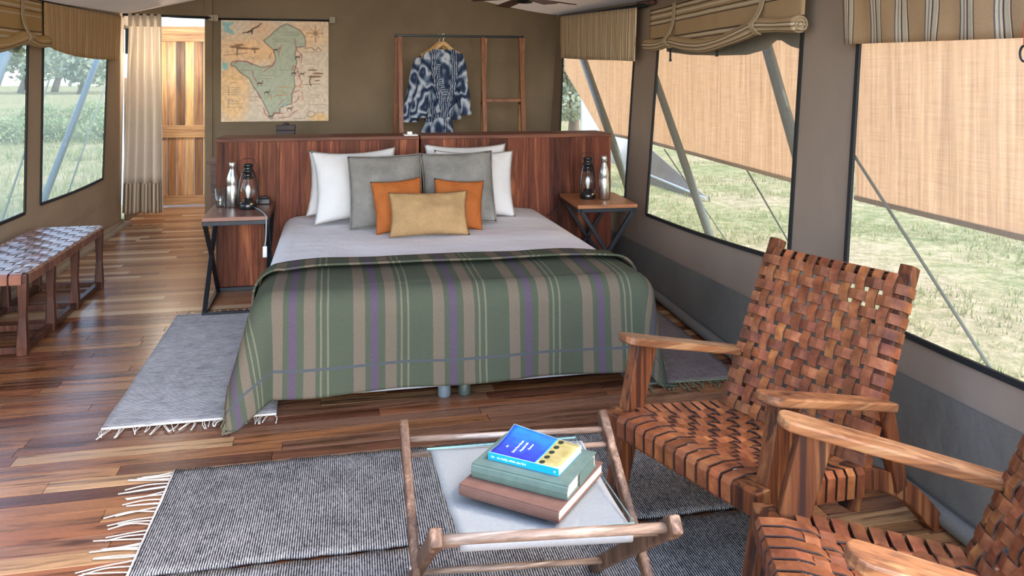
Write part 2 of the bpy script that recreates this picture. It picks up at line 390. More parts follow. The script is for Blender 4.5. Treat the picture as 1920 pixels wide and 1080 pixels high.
def rag(name, cols, axis, scale, tint):
    """rag weave: ribs along one way, flecked"""
    g = G(name); o_ = g.obj(); s1 = [4.0]*3; s1[axis] = scale
    a = g.wave(o_, scale*0.16, 1.2, 2, 6.0, d='XY'[axis])
    fl = g.noise(g.map(o_, (150, 60, 100) if axis == 0 else (22, 130, 100)), 1.0, 3, 0.7)
    f2 = g.noise(o_, 7, 3)
    x = g.math('ADD', g.math('MULTIPLY', a, 0.40), g.math('ADD', g.math('MULTIPLY', fl, 0.75), g.math('MULTIPLY', g.math('SUBTRACT', f2, 0.5), tint)))
    c = g.ramp(x, [(0.35, cols[0]), (0.55, cols[1]), (0.75, cols[2])])
    g.set(Base_Color=c, Roughness=0.97); g.b.inputs['Specular IOR Level'].default_value = 0.05
    g.bump(g.math('ADD', a, fl), 0.7, 0.006); return g.m
M['rug_dark'] = rag('charcoal rag weave', ((0.022, 0.022, 0.025), (0.12, 0.114, 0.114), (0.50, 0.465, 0.44)), 0, 260, 0.25)
M['rug_pale'] = rag('pale grey rag weave', ((0.13, 0.12, 0.12), (0.43, 0.41, 0.41), (0.68, 0.66, 0.66)), 1, 260, 0.25)
M['rug_mauve'] = rag('mauve rag weave', ((0.12, 0.09, 0.08), (0.23, 0.18, 0.16), (0.32, 0.26, 0.24)), 1, 260, 0.25)
M['fringe'] = plain('cream fringe', (0.72, 0.66, 0.58), 0.9)
M['fringe_green'] = plain('green fringe', (0.16, 0.17, 0.10), 0.9)

def glassmat(name, tint=(1, 1, 1), rough=0.0):
    g = G(name); gl = g.n('BsdfGlossy', 0, {0: (0.9, 0.95, 0.95), 'Roughness': 0.03}); tr = g.n('BsdfTransparent', 0, {0: tint})
    fa = g.n('LayerWeight', 'Facing', {'Blend': 0.5}); fr = g.math('ADD', g.math('MULTIPLY', g.math('POWER', fa, 3.0 if not rough else 5.0), 0.75), rough or 0.07)
    g.t.links.new(g.n('MixShader', 0, {0: g.math('MULTIPLY', fr, 1.0), 1: tr, 2: gl}), g.out.inputs[0]); return g.m
M['glass'] = glassmat('clear glass', (0.93, 0.97, 0.96))
M['glass_pane'] = glassmat('thin table glass', (0.97, 0.985, 0.98), 0.02)
M['glass_edge'] = plain('green glass edge', (0.30, 0.52, 0.47), 0.15, 0.0, 0.7)

# outside blinds: loose sisal cloth with the sun behind it
g = G('sisal shade cloth'); o_ = g.obj()
s1 = g.noise(g.map(o_, (45, 45, 1.2)), 1.0, 3, 0.7); s2 = g.noise(g.map(o_, (4, 4, 140)), 1.0, 2, 0.6)
c = g.ramp(g.math('ADD', g.math('MULTIPLY', s1, 0.7), g.math('MULTIPLY', s2, 0.3)), [(0.33, (0.42, 0.29, 0.19)), (0.5, (0.56, 0.42, 0.29)), (0.68, (0.68, 0.54, 0.40))])
d = g.n('BsdfDiffuse', 0, {0: c}); t = g.n('BsdfTranslucent', 0, {0: c}); tp = g.n('BsdfTransparent', 0, {0: (1, 0.95, 0.88)})
mx = g.n('MixShader', 0, {0: 0.72, 1: d, 2: t}); g.t.links.new(g.n('MixShader', 0, {0: 0.07, 1: mx, 2: tp}), g.out.inputs[0]); M['blind'] = g.m

# dry grass ground
g = G('dry grassland'); o_ = g.obj(); a = g.noise(o_, 0.55, 4, 0.6); b = g.noise(o_, 9, 5, 0.7); c_ = g.noise(o_, 60, 3, 0.7)
base = g.ramp(a, [(0.38, (0.36, 0.30, 0.21)), (0.49, (0.27, 0.27, 0.14)), (0.58, (0.12, 0.18, 0.06))])
base = g.mix(0.5, base, g.ramp(b, [(0.35, (0.12, 0.16, 0.06)), (0.5, (0.34, 0.31, 0.19)), (0.66, (0.58, 0.49, 0.37))]))
base = g.mix(0.5, base, g.ramp(c_, [(0.3, 0.45), (0.6, 1.0)]), 'MULTIPLY')
base = g.mix(1.0, base, (0.82, 0.82, 0.76), 'MULTIPLY'); g.set(Base_Color=base, Roughness=1.0); g.b.inputs['Specular IOR Level'].default_value = 0.0; g.bump(b, 0.6, 0.05); M['ground'] = g.m
def leafmat(name, c1, c2):
    g = G(name); ri = g.n('NewGeometry', 'Random Per Island'); c = g.mix(ri, c1, c2)
    d = g.n('BsdfDiffuse', 0, {0: c}); t = g.n('BsdfTranslucent', 0, {0: c}); g.t.links.new(g.n('MixShader', 0, {0: 0.35, 1: d, 2: t}), g.out.inputs[0]); return g.m
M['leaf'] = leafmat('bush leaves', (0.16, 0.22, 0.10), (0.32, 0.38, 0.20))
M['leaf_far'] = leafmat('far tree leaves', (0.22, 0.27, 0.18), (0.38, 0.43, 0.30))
M['blade'] = leafmat('grass blades', (0.12, 0.19, 0.055), (0.44, 0.39, 0.22))
M['straw'] = leafmat('straw stems', (0.55, 0.45, 0.28), (0.72, 0.60, 0.40))
M['bark'] = wood('bark', (0.06, 0.05, 0.04), (0.14, 0.11, 0.08), (0.22, 0.18, 0.13), 2, 1, 0.9)
# ================================================================== tent shell
def yz(p): return (p.y, p.z)
def lerp(a, b, t): return a+(b-a)*t
def eaveR(y): return max(1.97, 1.80+0.047*y)
def eaveL(y): return max(1.97, 1.76+0.043*y)
RIDGE_X, RIDGE_Z = 0.2, 2.75
FRONT = 1.25; ROOF_FRONT = 2.0
def ceil_z(x, y):
    el, er = eaveL(y), eaveR(y); xl = LW0+LWZ*el; xr = rw(y, er).x
    if x < RIDGE_X:
        t = (x-xl)/(RIDGE_X-xl); return el+(RIDGE_Z-el)*max(t, 0)**1.08
    t = (xr-x)/(xr-RIDGE_X); return er+(RIDGE_Z-er)*max(t, 0)**1.35

# window openings as corners (y, z) on each wall, far to near
w1 = dict(tl=yz(onR(1057, 96)), tr=yz(onR(1191, 96)), br=yz(onR(1173, 372)), bl=yz(onR(1048, 331)))
w2 = dict(tl=yz(onR(1237, 66)), tr=yz(onR(1507, 50)), br=yz(onR(1480, 491)), bl=yz(onR(1213, 402)))
b3a, b3b = onR(1583, 573), onR(1920, 716)
yn = 1.35; zn = b3b.z+(b3a.z-b3b.z)*(yn-b3b.y)/(b3a.y-b3b.y)
w3 = dict(tl=yz(onR(1614, 50)), tr=(yn, 1.80), br=(yn, zn), bl=yz(b3a))
w4 = dict(tl=yz(onL(80, 70)), tr=yz(onL(201, 96)), br=yz(onL(192, 335)), bl=yz(onL(75, 383)))
c5 = onL(0, 417); d5 = onL(45, 400); yn5 = 4.0
w5 = dict(tl=(yn5, 1.85), tr=yz(onL(51, 70)), br=yz(d5), bl=(yn5, c5.z+(c5.z-d5.z)*(yn5-c5.y)/(c5.y-d5.y)))
# on the left wall "left" in the picture is nearer; swap so that l is always the far side
def swap(w): return dict(tl=w['tr'], tr=w['tl'], br=w['bl'], bl=w['br'])
w4, w5 = swap(w4), swap(w5)

def wall(name, label, P, yfar, ynear, wins, top, mat):
    mb = MB(); H = 1.0
    edges = [((yfar, 0), (yfar, top(yfar)))]
    def poly(pts): mb.add([P(*p) for p in pts], [tuple(range(len(pts)))])
    prev_t, prev_b = (yfar, top(yfar)), (yfar, 0)
    prev_in_t, prev_in_b = prev_t, prev_b
    for q in wins:
        tl, tr, br, bl = q['tl'], q['tr'], q['br'], q['bl']
        # pier before the window
        poly([prev_b, (bl[0], 0), bl, tl, (tl[0], top(tl[0])), prev_t] if prev_b == (yfar, 0) else
             [prev_b, (bl[0], 0), bl, tl, (tl[0], top(tl[0])), prev_t, prev_in_t, prev_in_b])
        poly([(bl[0], 0), (br[0], 0), br, bl])
        n = 6
        poly([tl, tr, (tr[0], top(tr[0]))]+[(lerp(tr[0], tl[0], k/n), top(lerp(tr[0], tl[0], k/n))) for k in range(1, n)]+[(tl[0], top(tl[0]))])
        prev_b, prev_t, prev_in_t, prev_in_b = (br[0], 0), (tr[0], top(tr[0])), tr, br
    poly([prev_b, (ynear, 0), (ynear, top(ynear)), prev_t, prev_in_t, prev_in_b])
    o = mb.build(name, mat); return tag(o, label, 'wall', kind='structure')
wall_right = wall('wall_right', 'taupe canvas tent wall with three gauze windows behind the woven chairs', rw, BACK, FRONT, [w1, w2, w3], lambda y: eaveR(y)+0.03, M['canvas_right'])
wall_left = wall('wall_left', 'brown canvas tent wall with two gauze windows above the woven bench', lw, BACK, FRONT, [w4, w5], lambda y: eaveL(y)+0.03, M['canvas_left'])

def window(name, label, P, q, mat, side):
    """gauze pane sewn in with a black binding"""
    off = 0.004*side
    tl, tr, br, bl = [q[k] for k in ('tl', 'tr', 'br', 'bl')]
    def S(u, v):
        a = (lerp(bl[0], br[0], u), lerp(bl[1], br[1], u)); b = (lerp(tl[0], tr[0], u), lerp(tl[1], tr[1], u))
        return P(lerp(a[0], b[0], v), lerp(a[1], b[1], v), 0.012*side+0.02*side*sin(pi*u)*sin(pi*v))
    mb = MB(); mb.grid(S, lin(13), lin(9)); o = mb.build(name, mat); tag(o, label, 'window', kind='structure')
    fr = MB(); wd = 0.022
    ring = [tl, tr, br, bl]
    sag = lambda p0, p1: [P(lerp(p0[0], p1[0], t), lerp(p0[1], p1[1], t)-0.012*sin(pi*t), -off) for t in lin(9)]
    for k in range(4):
        fr.sweep(sag(ring[k], ring[(k+1) % 4]) if k in (0, 2) else [P(*ring[k], -off), P(*ring[(k+1) % 4], -off)], (wd, 0.012), side=(0, 0, 1) if k in (0, 2) else (0, 1, 0))
    fr.build('window_binding', M['binding'], o, world=False)
    return o
win1 = window('window_1', 'gauze window in the right wall beside the headboard', rw, w1, M['gauze'], 1)
win2 = window('window_2', 'gauze window in the right wall under the rolled striped blind', rw, w2, M['gauze'], 1)
win3 = window('window_3', 'gauze window in the right wall behind the woven chair backs', rw, w3, M['gauze'], 1)
win4 = window('window_4', 'gauze window in the left wall beside the cream curtain', lw, w4, M['gauze_left'], -1)
win5 = window('window_5', 'gauze window in the left wall cut by the edge of the photo', lw, w5, M['gauze_left'], -1)

# darker lower cloth of the side walls, sewn on from the floor up to a seam
def lower(parent, P, pts, off, mat, y0, y1, hem):
    (ya, za), (yb, zb) = pts
    zs = lambda y: za+(zb-za)*(y-ya)/(yb-ya)
    mb = MB()
    def S(u, v):
        y = lerp(y0, y1, u); fold = 0.006*noise.noise(V((y*7, v*1.2, 3)))*(1-v)
        return P(y, 0.004+zs(y)*v, off*(1+0.6*(1-v))+fold)
    mb.grid(S, lin(60), lin(7)); mb.build('lower_panel', mat, parent, world=False, smooth=True)
    h = MB(); h.tube([P(y, 0.03, hem+0.012*noise.noise(V((y*1.5, 0, 1)))) for y in lin(30, y0, y1)], 0.030, 10)
    h.build('hem_roll', mat, parent, world=False, smooth=True)
sA, sB = onR(1165, 440), onR(1690, 700)
lower(wall_right, rw, (yz(sA), yz(sB)), -0.012, M['canvas_grey'], BACK-0.05, FRONT, -0.05)
sC, sD = onL(110, 433), onL(225, 368)
lower(wall_left, lw, (yz(sC), yz(sD)), 0.010, M['canvas_left'], BACK-0.05, FRONT, 0.03)

# ceiling
mb = MB()
def CS(u, v):
    y = lerp(ROOF_FRONT, BACK+0.02, v); xl = LW0+LWZ*eaveL(y)-0.02; xr = rw(y, eaveR(y)).x+0.02
    x = lerp(xl, xr, u); return V((x, y, ceil_z(x, y)+0.012+0.02*noise.noise(V((x*1.2, y*0.8, 0)))*min(1, 4*u, 4*(1-u))))
mb.grid(CS, lin(41), lin(33)); ceiling = tag(mb.build('ceiling', M['roof'], smooth=True), 'sloping canvas tent roof over the bed', 'ceiling', kind='structure')
s = MB()
for y in ():
    s.tube([V((x, y, ceil_z(x, y)-0.008)) for x in lin(24, -2.0, rw(y, 2.0).x-0.08)], 0.012, 6)


# back wall, with the doorway opening at its left
OPX = onY(388, 300, BACK).x; OPZ = onY(300, 31, BACK).z
mb = MB(); xr = rw(BACK, 2.22).x
xs = lin(26, OPX, xr)
def BW(u, v):
    x = lerp(OPX, xr, u); z = v*(ceil_z(x, BACK)+0.03)
    return V((min(x, rw(BACK, z).x+0.01), BACK+0.016*noise.noise(V((x*1.3, z*1.7, 5)))+0.010*noise.noise(V((x*3.5+z*2.5, z*1.5-x, 9))), z))
mb.grid(BW, lin(90), lin(40))
xl = LW0+LWZ*2.1
mb.add([(xl, BACK, OPZ), (OPX, BACK, OPZ), (OPX, BACK, ceil_z(OPX, BACK)+0.03), ((xl+OPX)/2, BACK, ceil_z((xl+OPX)/2, BACK)+0.03), (xl, BACK, ceil_z(xl, BACK)+0.03)], [(0, 1, 2, 3, 4)])
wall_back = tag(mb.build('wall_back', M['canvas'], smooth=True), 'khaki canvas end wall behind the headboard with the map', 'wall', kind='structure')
mb = MB(); mb.sweep([(OPX+0.02, BACK-0.012, 0.01), (OPX+0.02, BACK-0.012, OPZ), (OPX+0.02, BACK-0.012, ceil_z(OPX, BACK)+0.02)], (0.075, 0.03)); mb.build('doorway_hem', M['canvas'], wall_back, world=False)

# bathroom annex beyond the doorway
DY = 10.05
mb = MB(); mb.add([(-2.5, 10.3, 0), (-0.7, 10.3, 0), (-0.7, 10.3, 2.6), (-2.5, 10.3, 2.6)], [(0, 1, 2, 3)])
tag(mb.build('wall_annex_back', M['white_canvas']), 'white canvas wall seen above the pale timber door', 'wall', kind='structure')
mb = MB(); mb.add([(-0.8, BACK, 0), (-0.8, 10.3, 0), (-0.8, 10.3, 2.5), (-0.8, BACK, 2.5)], [(0, 1, 2, 3)])
tag(mb.build('wall_annex_right', M['canvas']), 'canvas side wall of the annex hidden behind the end wall', 'wall', kind='structure')
mb = MB(); X = LW0+0.03
za, zb = 1.50, 1.76
mb.add([(X, BACK, 0), (X, 10.3, 0), (X, 10.3, za), (X, BACK, za), (X, 9.9, za), (X, 9.9, 2.0), (X, 10.3, 2.0), (X, BACK, 2.0), (X, BACK, 2.5), (X, 10.3, 2.5)],
       [(0, 1, 2, 3), (4, 2, 6, 5), (7, 6, 9, 8)])
al = tag(mb.build('wall_annex_left', M['canvas']), 'canvas side wall of the annex glimpsed beside the cream curtain', 'wall', kind='structure')
mb = MB(); mb.box((X+0.02, 9.4, 1.88), (0.03, 0.95, 0.26)); mb.build('rolled_cover', M['binding'], al, world=False)

mb = MB(); mb.add([(-2.55, BACK+0.03, 2.5), (-0.7, BACK+0.03, 2.5), (-0.7, 10.35, 2.56), (-2.55, 10.35, 2.56)], [(0, 1, 2, 3)])
tag(mb.build('ceiling_annex', M['white_canvas']), 'pale canvas ceiling of the annex over the timber door', 'ceiling', kind='structure')
# left skirting board
p0, p1 = lw(BACK, 0.0), lw(FRONT, 0.0)
mb = MB(); mb.box((LW0+0.085, (BACK+FRONT)/2, 0.018), (0.05, BACK-FRONT-0.1, 0.036))
tag(mb.build('baseboard_left', plain('bleached timber', (0.42, 0.33, 0.24), 0.6), bevel=0.004), 'low pale timber strip along the foot of the left canvas wall', 'baseboard', kind='structure')

# ------------------------------------------------------------------ floor of strip boards
XA, XB, Y0F, Y1F = -2.16, 2.52, 0.15, 10.3
mb = MB(); mb.box(((XA+XB)/2, (Y0F+Y1F)/2, -0.045), (XB-XA, Y1F-Y0F, 0.06))
floor = tag(mb.build('floor', M['underfloor']), 'polished floor of mixed red brown and pale timber boards', 'floor', kind='structure')
PAL = [((0.36, 0.155, 0.075), 5), ((0.24, 0.10, 0.055), 4.5), ((0.44, 0.205, 0.09), 5), ((0.17, 0.07, 0.043), 3), ((0.68, 0.46, 0.26), 2.6), ((0.55, 0.30, 0.14), 3), ((0.32, 0.17, 0.105), 3)]
def pick():
    t = random.random()*sum(q for _, q in PAL)
    for c, q in PAL:
        t -= q
        if t <= 0: break
    j = random.uniform(0.85, 1.15); return tuple(x*j for x in c)
PW = 0.082
lens = [0.55, 0.8, 1.05, 1.4]; protos = []
for L in lens:
    m_ = MB(); h = 0.012; x0, x1, yy = -L/2+0.0008, L/2-0.0008, PW/2-0.0008; e = 0.0012
    m_.add([(x0, -yy, -h), (x1, -yy, -h), (x1, yy, -h), (x0, yy, -h), (x0, -yy, -e), (x1, -yy, -e), (x1, yy, -e), (x0, yy, -e),
            (x0+e, -yy+e, 0), (x1-e, -yy+e, 0), (x1-e, yy-e, 0), (x0+e, yy-e, 0)],
           [(0, 1, 5, 4), (1, 2, 6, 5), (2, 3, 7, 6), (3, 0, 4, 7), (4, 5, 9, 8), (5, 6, 10, 9), (6, 7, 11, 10), (7, 4, 8, 11), (8, 9, 10, 11)])
    protos.append(m_.mesh('floor_board', M['floor']))
rows = []; y = 1.15
far = MB(); nb = 0
while y < Y1F-PW:
    x = XA - random.uniform(0, 0.9); near = y < 6.4
    xmax = -0.82 if y > BACK else XB
    while x < xmax-0.02:
        k = random.randrange(4); L = lens[k]; a, b = max(x, XA), min(x+L, xmax); x += L
        if b-a < 0.03: continue
        if near and nb < 298:
            instance(protos[k], 'floor_board', floor, Matrix.Translation(((a+b)/2, y+PW/2, 0)) @ Matrix.Diagonal(((b-a)/L, 1, 1, 1)), pick()); nb += 1
        else:
            far.box(((a+b)/2, y+PW/2, -0.006), (b-a-0.0016, PW-0.0016, 0.012))
    y += PW
far_o = far.build('far_floor_boards', M['floor_far'], floor, world=False); far_o['kind'] = 'stuff'
mb = MB(); mb.box(((XA+XB)/2, 0.65, -0.006), (XB-XA, 0.99, 0.012)); mb.build('threshold_board', M['rack'], floor, world=False)

# ------------------------------------------------------------------ doorway: timber door
dl, dr = onY(262, 200, DY).x, onY(398, 200, DY).x
zt, zb0 = onY(340, 50, DY).z, 0.02
zr = [onY(340, q, DY).z for q in (50, 78, 235, 258, 366, 386)]
light('annex_fill', 'POINT', (-1.80, 9.25, 1.75), (-1.80, 9.25, 0), 20, (1.0, 0.90, 0.76), shadow_soft_size=0.05)  # added point light without a fixture, brightens the doorway and backlights the curtain
door = thing('door_1', 'pale timber plank door with dark grain beyond the cream curtain', 'door', ((dl+dr)/2, DY, 0), kind='structure')
for za_, zb_ in ((zr[1], zr[0]), (zr[3], zr[2]), (max(zr[5], 0.015), zr[4])):
    mb = MB(); mb.box(((dl+dr)/2, DY-0.012, (za_+zb_)/2), (dr-dl, 0.045, zb_-za_)); mb.build('rail', M['door_x'], door, bevel=0.004)
n = 8; pw = (dr-dl)/n
tone = [(1, .95, .9), (.5, .38, .32), (1.15, 1.1, 1.05), (1.1, 1.05, 1.0), (.36, .25, .2), (1.15, 1.1, 1.05), (.7, .58, .5), (1.1, 1.05, 1)]
for (za_, zb_) in ((zr[2], zr[1]), (zr[4], zr[3])):
    for k in range(n):
        mb = MB(); mb.box((dl+pw*(k+0.5), DY+0.004, (za_+zb_)/2), (pw-0.006, 0.03, zb_-za_-0.002)); o = mb.build('plank', M['door'], door, bevel=0.003)
        o.color = (*[q*random.uniform(0.92, 1.08) for q in tone[(k+(3 if za_ < 0.5 else 0)) % n]], 1)

# ================================================================== outside
mb = MB(); GZ = -0.16
def GR(u, v):
    x, y = lerp(-240, 160, u), lerp(-60, 420, v)
    inside = -2.4 < x < 2.8 and -0.5 < y < 11
    return V((x, y, GZ-(0.1 if inside else 0)+(0 if inside else 0.03*noise.noise(V((x*0.5, y*0.5, 0))))))
mb.grid(GR, lin(201), lin(241)); tag(mb.build('ground', M['ground'], smooth=True), 'dry straw and green grass ground outside the tent windows', 'ground', kind='structure')

def leaves(mb, c, r, n, size, squash=0.8):
    for _ in range(n):
        d = V((random.gauss(0, 1), random.gauss(0, 1), random.gauss(0, 1))).normalized()*random.uniform(0.45, 1.0)**0.6
        p = V(c)+V((d.x*r, d.y*r, d.z*r*squash))
        a = V((random.gauss(0, 1), random.gauss(0, 1), random.gauss(0, 1))).normalized(); b = a.orthogonal().normalized(); b = Matrix.Rotation(random.uniform(0, 6.28), 3, a) @ b; cc = a.cross(b)
        s = size*random.uniform(0.6, 1.3); mb.add([p-b*s*.5, p+cc*s*.3, p+b*s*.5, p-cc*s*.3], [(0, 1, 2, 3)])
def tree(label, x, y, h, r, n, group, mat='leaf_far', size=0.35):
    t = thing('savanna_tree', label, 'tree', (x, y, GZ), group=group)
    mb = MB(); mb.tube(spline([(x, y, GZ), (x+0.1*r, y, GZ+h*0.3), (x-0.05*r, y+0.1*r, GZ+h*0.75)], 3), lin(7, 0.05*h, 0.02*h), 7); mb.build('trunk', M['bark'], t, smooth=True)
    mb = MB()
    for k in range(9):
        a = random.uniform(0, 6.28); q = random.uniform(0, 0.65)*r
        leaves(mb, (x+q*cos(a), y+q*sin(a), GZ+h*random.uniform(0.35, 0.9)), r*random.uniform(0.35, 0.55), n//9, size)
    mb.build('foliage', M[mat], t, fix=False)
def bush(label, x, y, h, r, n, group, mat='leaf', size=0.09):
    t = thing('low_bush', label, 'bush', (x, y, GZ), group=group)
    mb = MB()
    for k in range(5):
        a = k*1.25; mb.tube([(x, y, GZ), (x+0.3*r*cos(a), y+0.3*r*sin(a), GZ+h*0.6)], [0.025, 0.008], 5)
    mb.build('stems', M['bark'], t)
    mb = MB()
    for k in range(8):
        a = random.uniform(0, 6.28); q = random.uniform(0.1, 0.7)*r
        leaves(mb, (x+q*cos(a), y+q*sin(a), GZ+h*random.uniform(0.25, 0.75)), r*0.5, n//8, size, 0.7)
    mb.build('foliage', M[mat], t, fix=False)
def dirxy(px, D):
    d = ray(px, HY); return d.x*D, d.y*D
i = 0
for px, D, h, r in ((-420, 110, 12, 9), (-210, 122, 11, 7), (-35, 132, 11, 7), (38, 118, 10, 7), (102, 135, 12, 7), (150, 112, 9, 5.5), (205, 125, 11, 6.5), (255, 140, 12, 7)):
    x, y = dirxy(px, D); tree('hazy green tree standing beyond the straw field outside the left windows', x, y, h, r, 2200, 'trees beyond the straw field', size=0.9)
for px, D, h, r in ((-230, 24, 0.75, 1.5), (-75, 28, 0.7, 1.6), (2, 21, 0.62, 1.05), (55, 30, 0.7, 1.4), (96, 22, 0.55, 0.95), (147, 31, 0.7, 1.3), (197, 22, 0.6, 1.0)):
    x, y = dirxy(px, D); bush('low green bush in the grass outside the left windows', x, y, h, r, 2200, 'low bushes outside the left windows')
for px, D, h, r in ((1066, 17, 3.1, 1.3), (1112, 42, 6.4, 2.8), (975, 34, 6, 2.6)):
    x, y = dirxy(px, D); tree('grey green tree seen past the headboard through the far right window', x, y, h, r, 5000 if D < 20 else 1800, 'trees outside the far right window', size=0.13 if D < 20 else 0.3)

def tufts(name, label, spots, mat, h):
    mb = MB()
    for x, y in spots:
        for k in range(5):
            a = random.uniform(0, 6.28); l = h*random.uniform(0.5, 1.3); ln = random.uniform(0.2, 0.7)*l; wd = 0.006+0.004*random.random()
            b = V((x+random.gauss(0, 0.03), y+random.gauss(0, 0.03), GZ-0.02)); t = b+V((cos(a)*ln, sin(a)*ln, l)); sd = V((-sin(a), cos(a), 0))*wd
            mb.add([b-sd, b+sd, t], [(0, 1, 2)])
    tag(mb.build(name, M[mat], fix=False), label, 'grass', kind='stuff')
sp = []
while len(sp) < 7000:
    x, y = random.uniform(2.9, 11), random.uniform(0.5, 15)
    if noise.noise(V((x*0.7, y*0.7, 2))) > random.uniform(-0.3, 0.5): sp.append((x, y))
tufts('grass', 'short green and straw grass outside the right windows', sp, 'blade', 0.07)
sp = []
while len(sp) < 9000:
    x, y = -2.9-random.random()**1.5*22, random.uniform(3, 30)
    if noise.noise(V((x*0.4, y*0.4, 7))) > random.uniform(-0.5, 0.5): sp.append((x, y))
tufts('grass', 'longer pale grass outside the left windows', sp, 'blade', 0.16)

# eave poles outside and blinds hung on them
BX = 3.2
pole = MB(); pole.tube([(BX, 0.0, 2.42), (BX, 11.2, 2.42)], 0.028, 10); 
tag(pole.build('eave_pole', M['galv'], smooth=True), 'long galvanised eave pole carrying the woven outside blinds', 'pole')
mb = MB()  # unseen fly, added to keep direct sun out of the right windows
mb.grid(lambda u, v: V((lerp(rw(lerp(ROOF_FRONT, 11.2, v), 2.1).x+0.05, BX+0.12, u), lerp(ROOF_FRONT+0.1, 11.2, v), lerp(2.40, 2.54, u)-0.03*sin(pi*u))), lin(9), lin(25))
tag(mb.build('sun_block_fly', M['roof'], smooth=True, solid=0.004), 'unseen canvas fly added to block the sun, from the tent roof out to the eave pole of the woven blinds', 'fly')
def blind(label, outline, hole=None):
    t = thing('shade_blind', label, 'blind', (BX, outline[0][0], 2.4))
    mb = MB(); mb.prism([(BX-0.01, y, z) for y, z in outline], (0.006, 0, 0)); mb.build('shade_cloth', M['blind'], t)
    (ya, za), (yb, zb) = outline[0], outline[1]
    mb = MB(); mb.tube([(BX-0.005, ya, za), (BX-0.005, yb, zb)], 0.017, 8); mb.build('bottom_batten', plain('bamboo batten', (0.30, 0.19, 0.10), 0.7), t, smooth=True)
    mb = MB()
    for k in range(5):
        y = lerp(min(ya, yb)+0.1, max(q[0] for q in outline)-0.1, k/4); mb.tube([(BX+0.031*cos(a), y, 2.42+0.031*sin(a)) for a in lin(13, 0, 2*pi)], 0.004, 5, cap=False)
    mb.build('hanging_ring', M['rope'], t)
zA = [onX(q, r, BX) for q, r in ((1920, 452), (1606, 371), (1592, 367), (1232, 271), (1180, 259), (1125, 249))]
GAP = onX(1203, 264, BX).y; d1 = onX(1128, 248, BX); d2 = onX(1060, 132, BX)
blind('woven sisal blind outside the nearest right window', [(0.1, zA[0].z-0.02), (zA[1].y, zA[1].z), (zA[1].y, 2.4), (0.1, 2.4)])
blind('woven sisal blind outside the middle right window behind the slanting poles', [(zA[1].y+0.05, zA[2].z), (GAP-0.02, zA[3].z+0.02), (GAP-0.02, 2.4), (zA[1].y+0.05, 2.4)])
blind('woven sisal blind with a slanting end outside the far right window', [(GAP+0.02, zA[4].z), (d1.y, d1.z), (d2.y, d2.z), (d2.y, 2.4), (GAP+0.02, 2.4)])

def slant(label, a, b, r, mat, x, name='tent_pole', cat='pole', up=None):
    pa, pb = onX(*a, x), onX(*b, x+0.02); d = (pb-pa)
    t1 = (GZ-pa.z)/d.z; t0 = ((up or 2.36)-pa.z)/d.z
    A, B = pa+d*t0, pa+d*t1
    mb = MB(); mb.tube([A, B], r, 10)
    return tag(mb.build(name, M[mat], smooth=True), label, cat)
slant('slanting grey pole outside the far right window', (1094, 112), (1176, 345), 0.045, 'galv', 2.95)
slant('thin slanting grey pole outside the middle right window, nearer the headboard', (1233, 160), (1330, 440), 0.034, 'galv', 2.85)
slant('thick slanting grey pole outside the middle right window, nearer the chairs', (1440, 95), (1491, 275), 0.036, 'galv', 2.75)
slant('blue grey pole slanting outside the left window beside the curtain', (181, 115), (84, 370), 0.033, 'galv_blue', -2.75)
slant('blue grey pole slanting outside the left window cut by the photo edge', (14, 95), (-10, 160), 0.04, 'galv_blue', -2.75)
slant('dark green guy rope outside the nearest right window', (1662, 386), (1850, 680), 0.008, 'rope', 2.72, 'guy_rope', 'rope', 1.06)
slant('guy rope outside the middle right window beside the thick pole', (1400, 318), (1478, 452), 0.006, 'rope', 2.9, 'guy_rope', 'rope', 0.82)
slant('guy rope crossing the thin pole outside the middle right window', (1240, 272), (1283, 335), 0.006, 'rope', 3.05, 'guy_rope', 'rope', 0.82)
slant('guy rope beside the blue pole outside the left window', (165, 255), (130, 355), 0.009, 'rope', -2.9, 'guy_rope', 'rope', 1.4)
slant('guy rope outside the left window cut by the photo edge', (42, 300), (5, 410), 0.009, 'rope', -2.8, 'guy_rope', 'rope', 1.5)

# grey canvas awning corner pegged to the grass, its pale hem showing
tip = onZ(1326, 372, GZ+0.04); a1 = onX(1200, 262, tip.x+0.35); a2 = onX(1196, 318, tip.x+0.05); a3 = onX(1196, 352, tip.x-0.02)
t = thing('canvas_awning', 'grey canvas awning corner pegged to the grass beyond the middle right window', 'awning', (tip.x, tip.y, GZ))
mb = MB(); mb.prism([tip, a2, a1], (0.02, 0.01, 0)); mb.build('upper_sheet', M['canvas_grey'], t)
mb = MB(); mb.prism([tip-V((0, 0.05, 0.0)), a3, a2-V((0.03, 0, 0.01))], (0.02, 0.01, 0)); mb.build('lower_sheet', M['canvas_grey'], t)
mb = MB(); mb.tube([tip-V((0.02, 0, 0)), a2-V((0.03, 0, 0))], 0.018, 8); mb.build('pale_hem', plain('pale hem tape', (0.42, 0.46, 0.45), 0.8), t)
mb = MB(); mb.tube([tip+V((0, -0.05, 0.04)), tip+V((0.02, -0.1, -0.25))], 0.012, 6); mb.build('peg', M['galv'], t)

# white canvas screen far behind the blind
q0, q1 = onX(1089, 183, 4.6), onX(1200, 183, 4.6)
t = thing('canvas_screen', 'white canvas screen standing in the grass beyond the far right window', 'screen', (4.6, q0.y, GZ))
mb = MB(); mb.grid(lambda u, v: V((4.6+0.03*sin(u*40), lerp(q0.y, q1.y, u), lerp(GZ+0.25, 1.32, v))), lin(30), lin(4)); mb.build('canvas_sheet', M['white_canvas'], t, solid=0.006, smooth=True)
for y in (q0.y, (q0.y+q1.y)/2, q1.y):
    mb = MB(); mb.tube([(4.64, y, GZ), (4.64, y, 1.36)], 0.02, 8); mb.build('post', M['galv'], t, smooth=True)
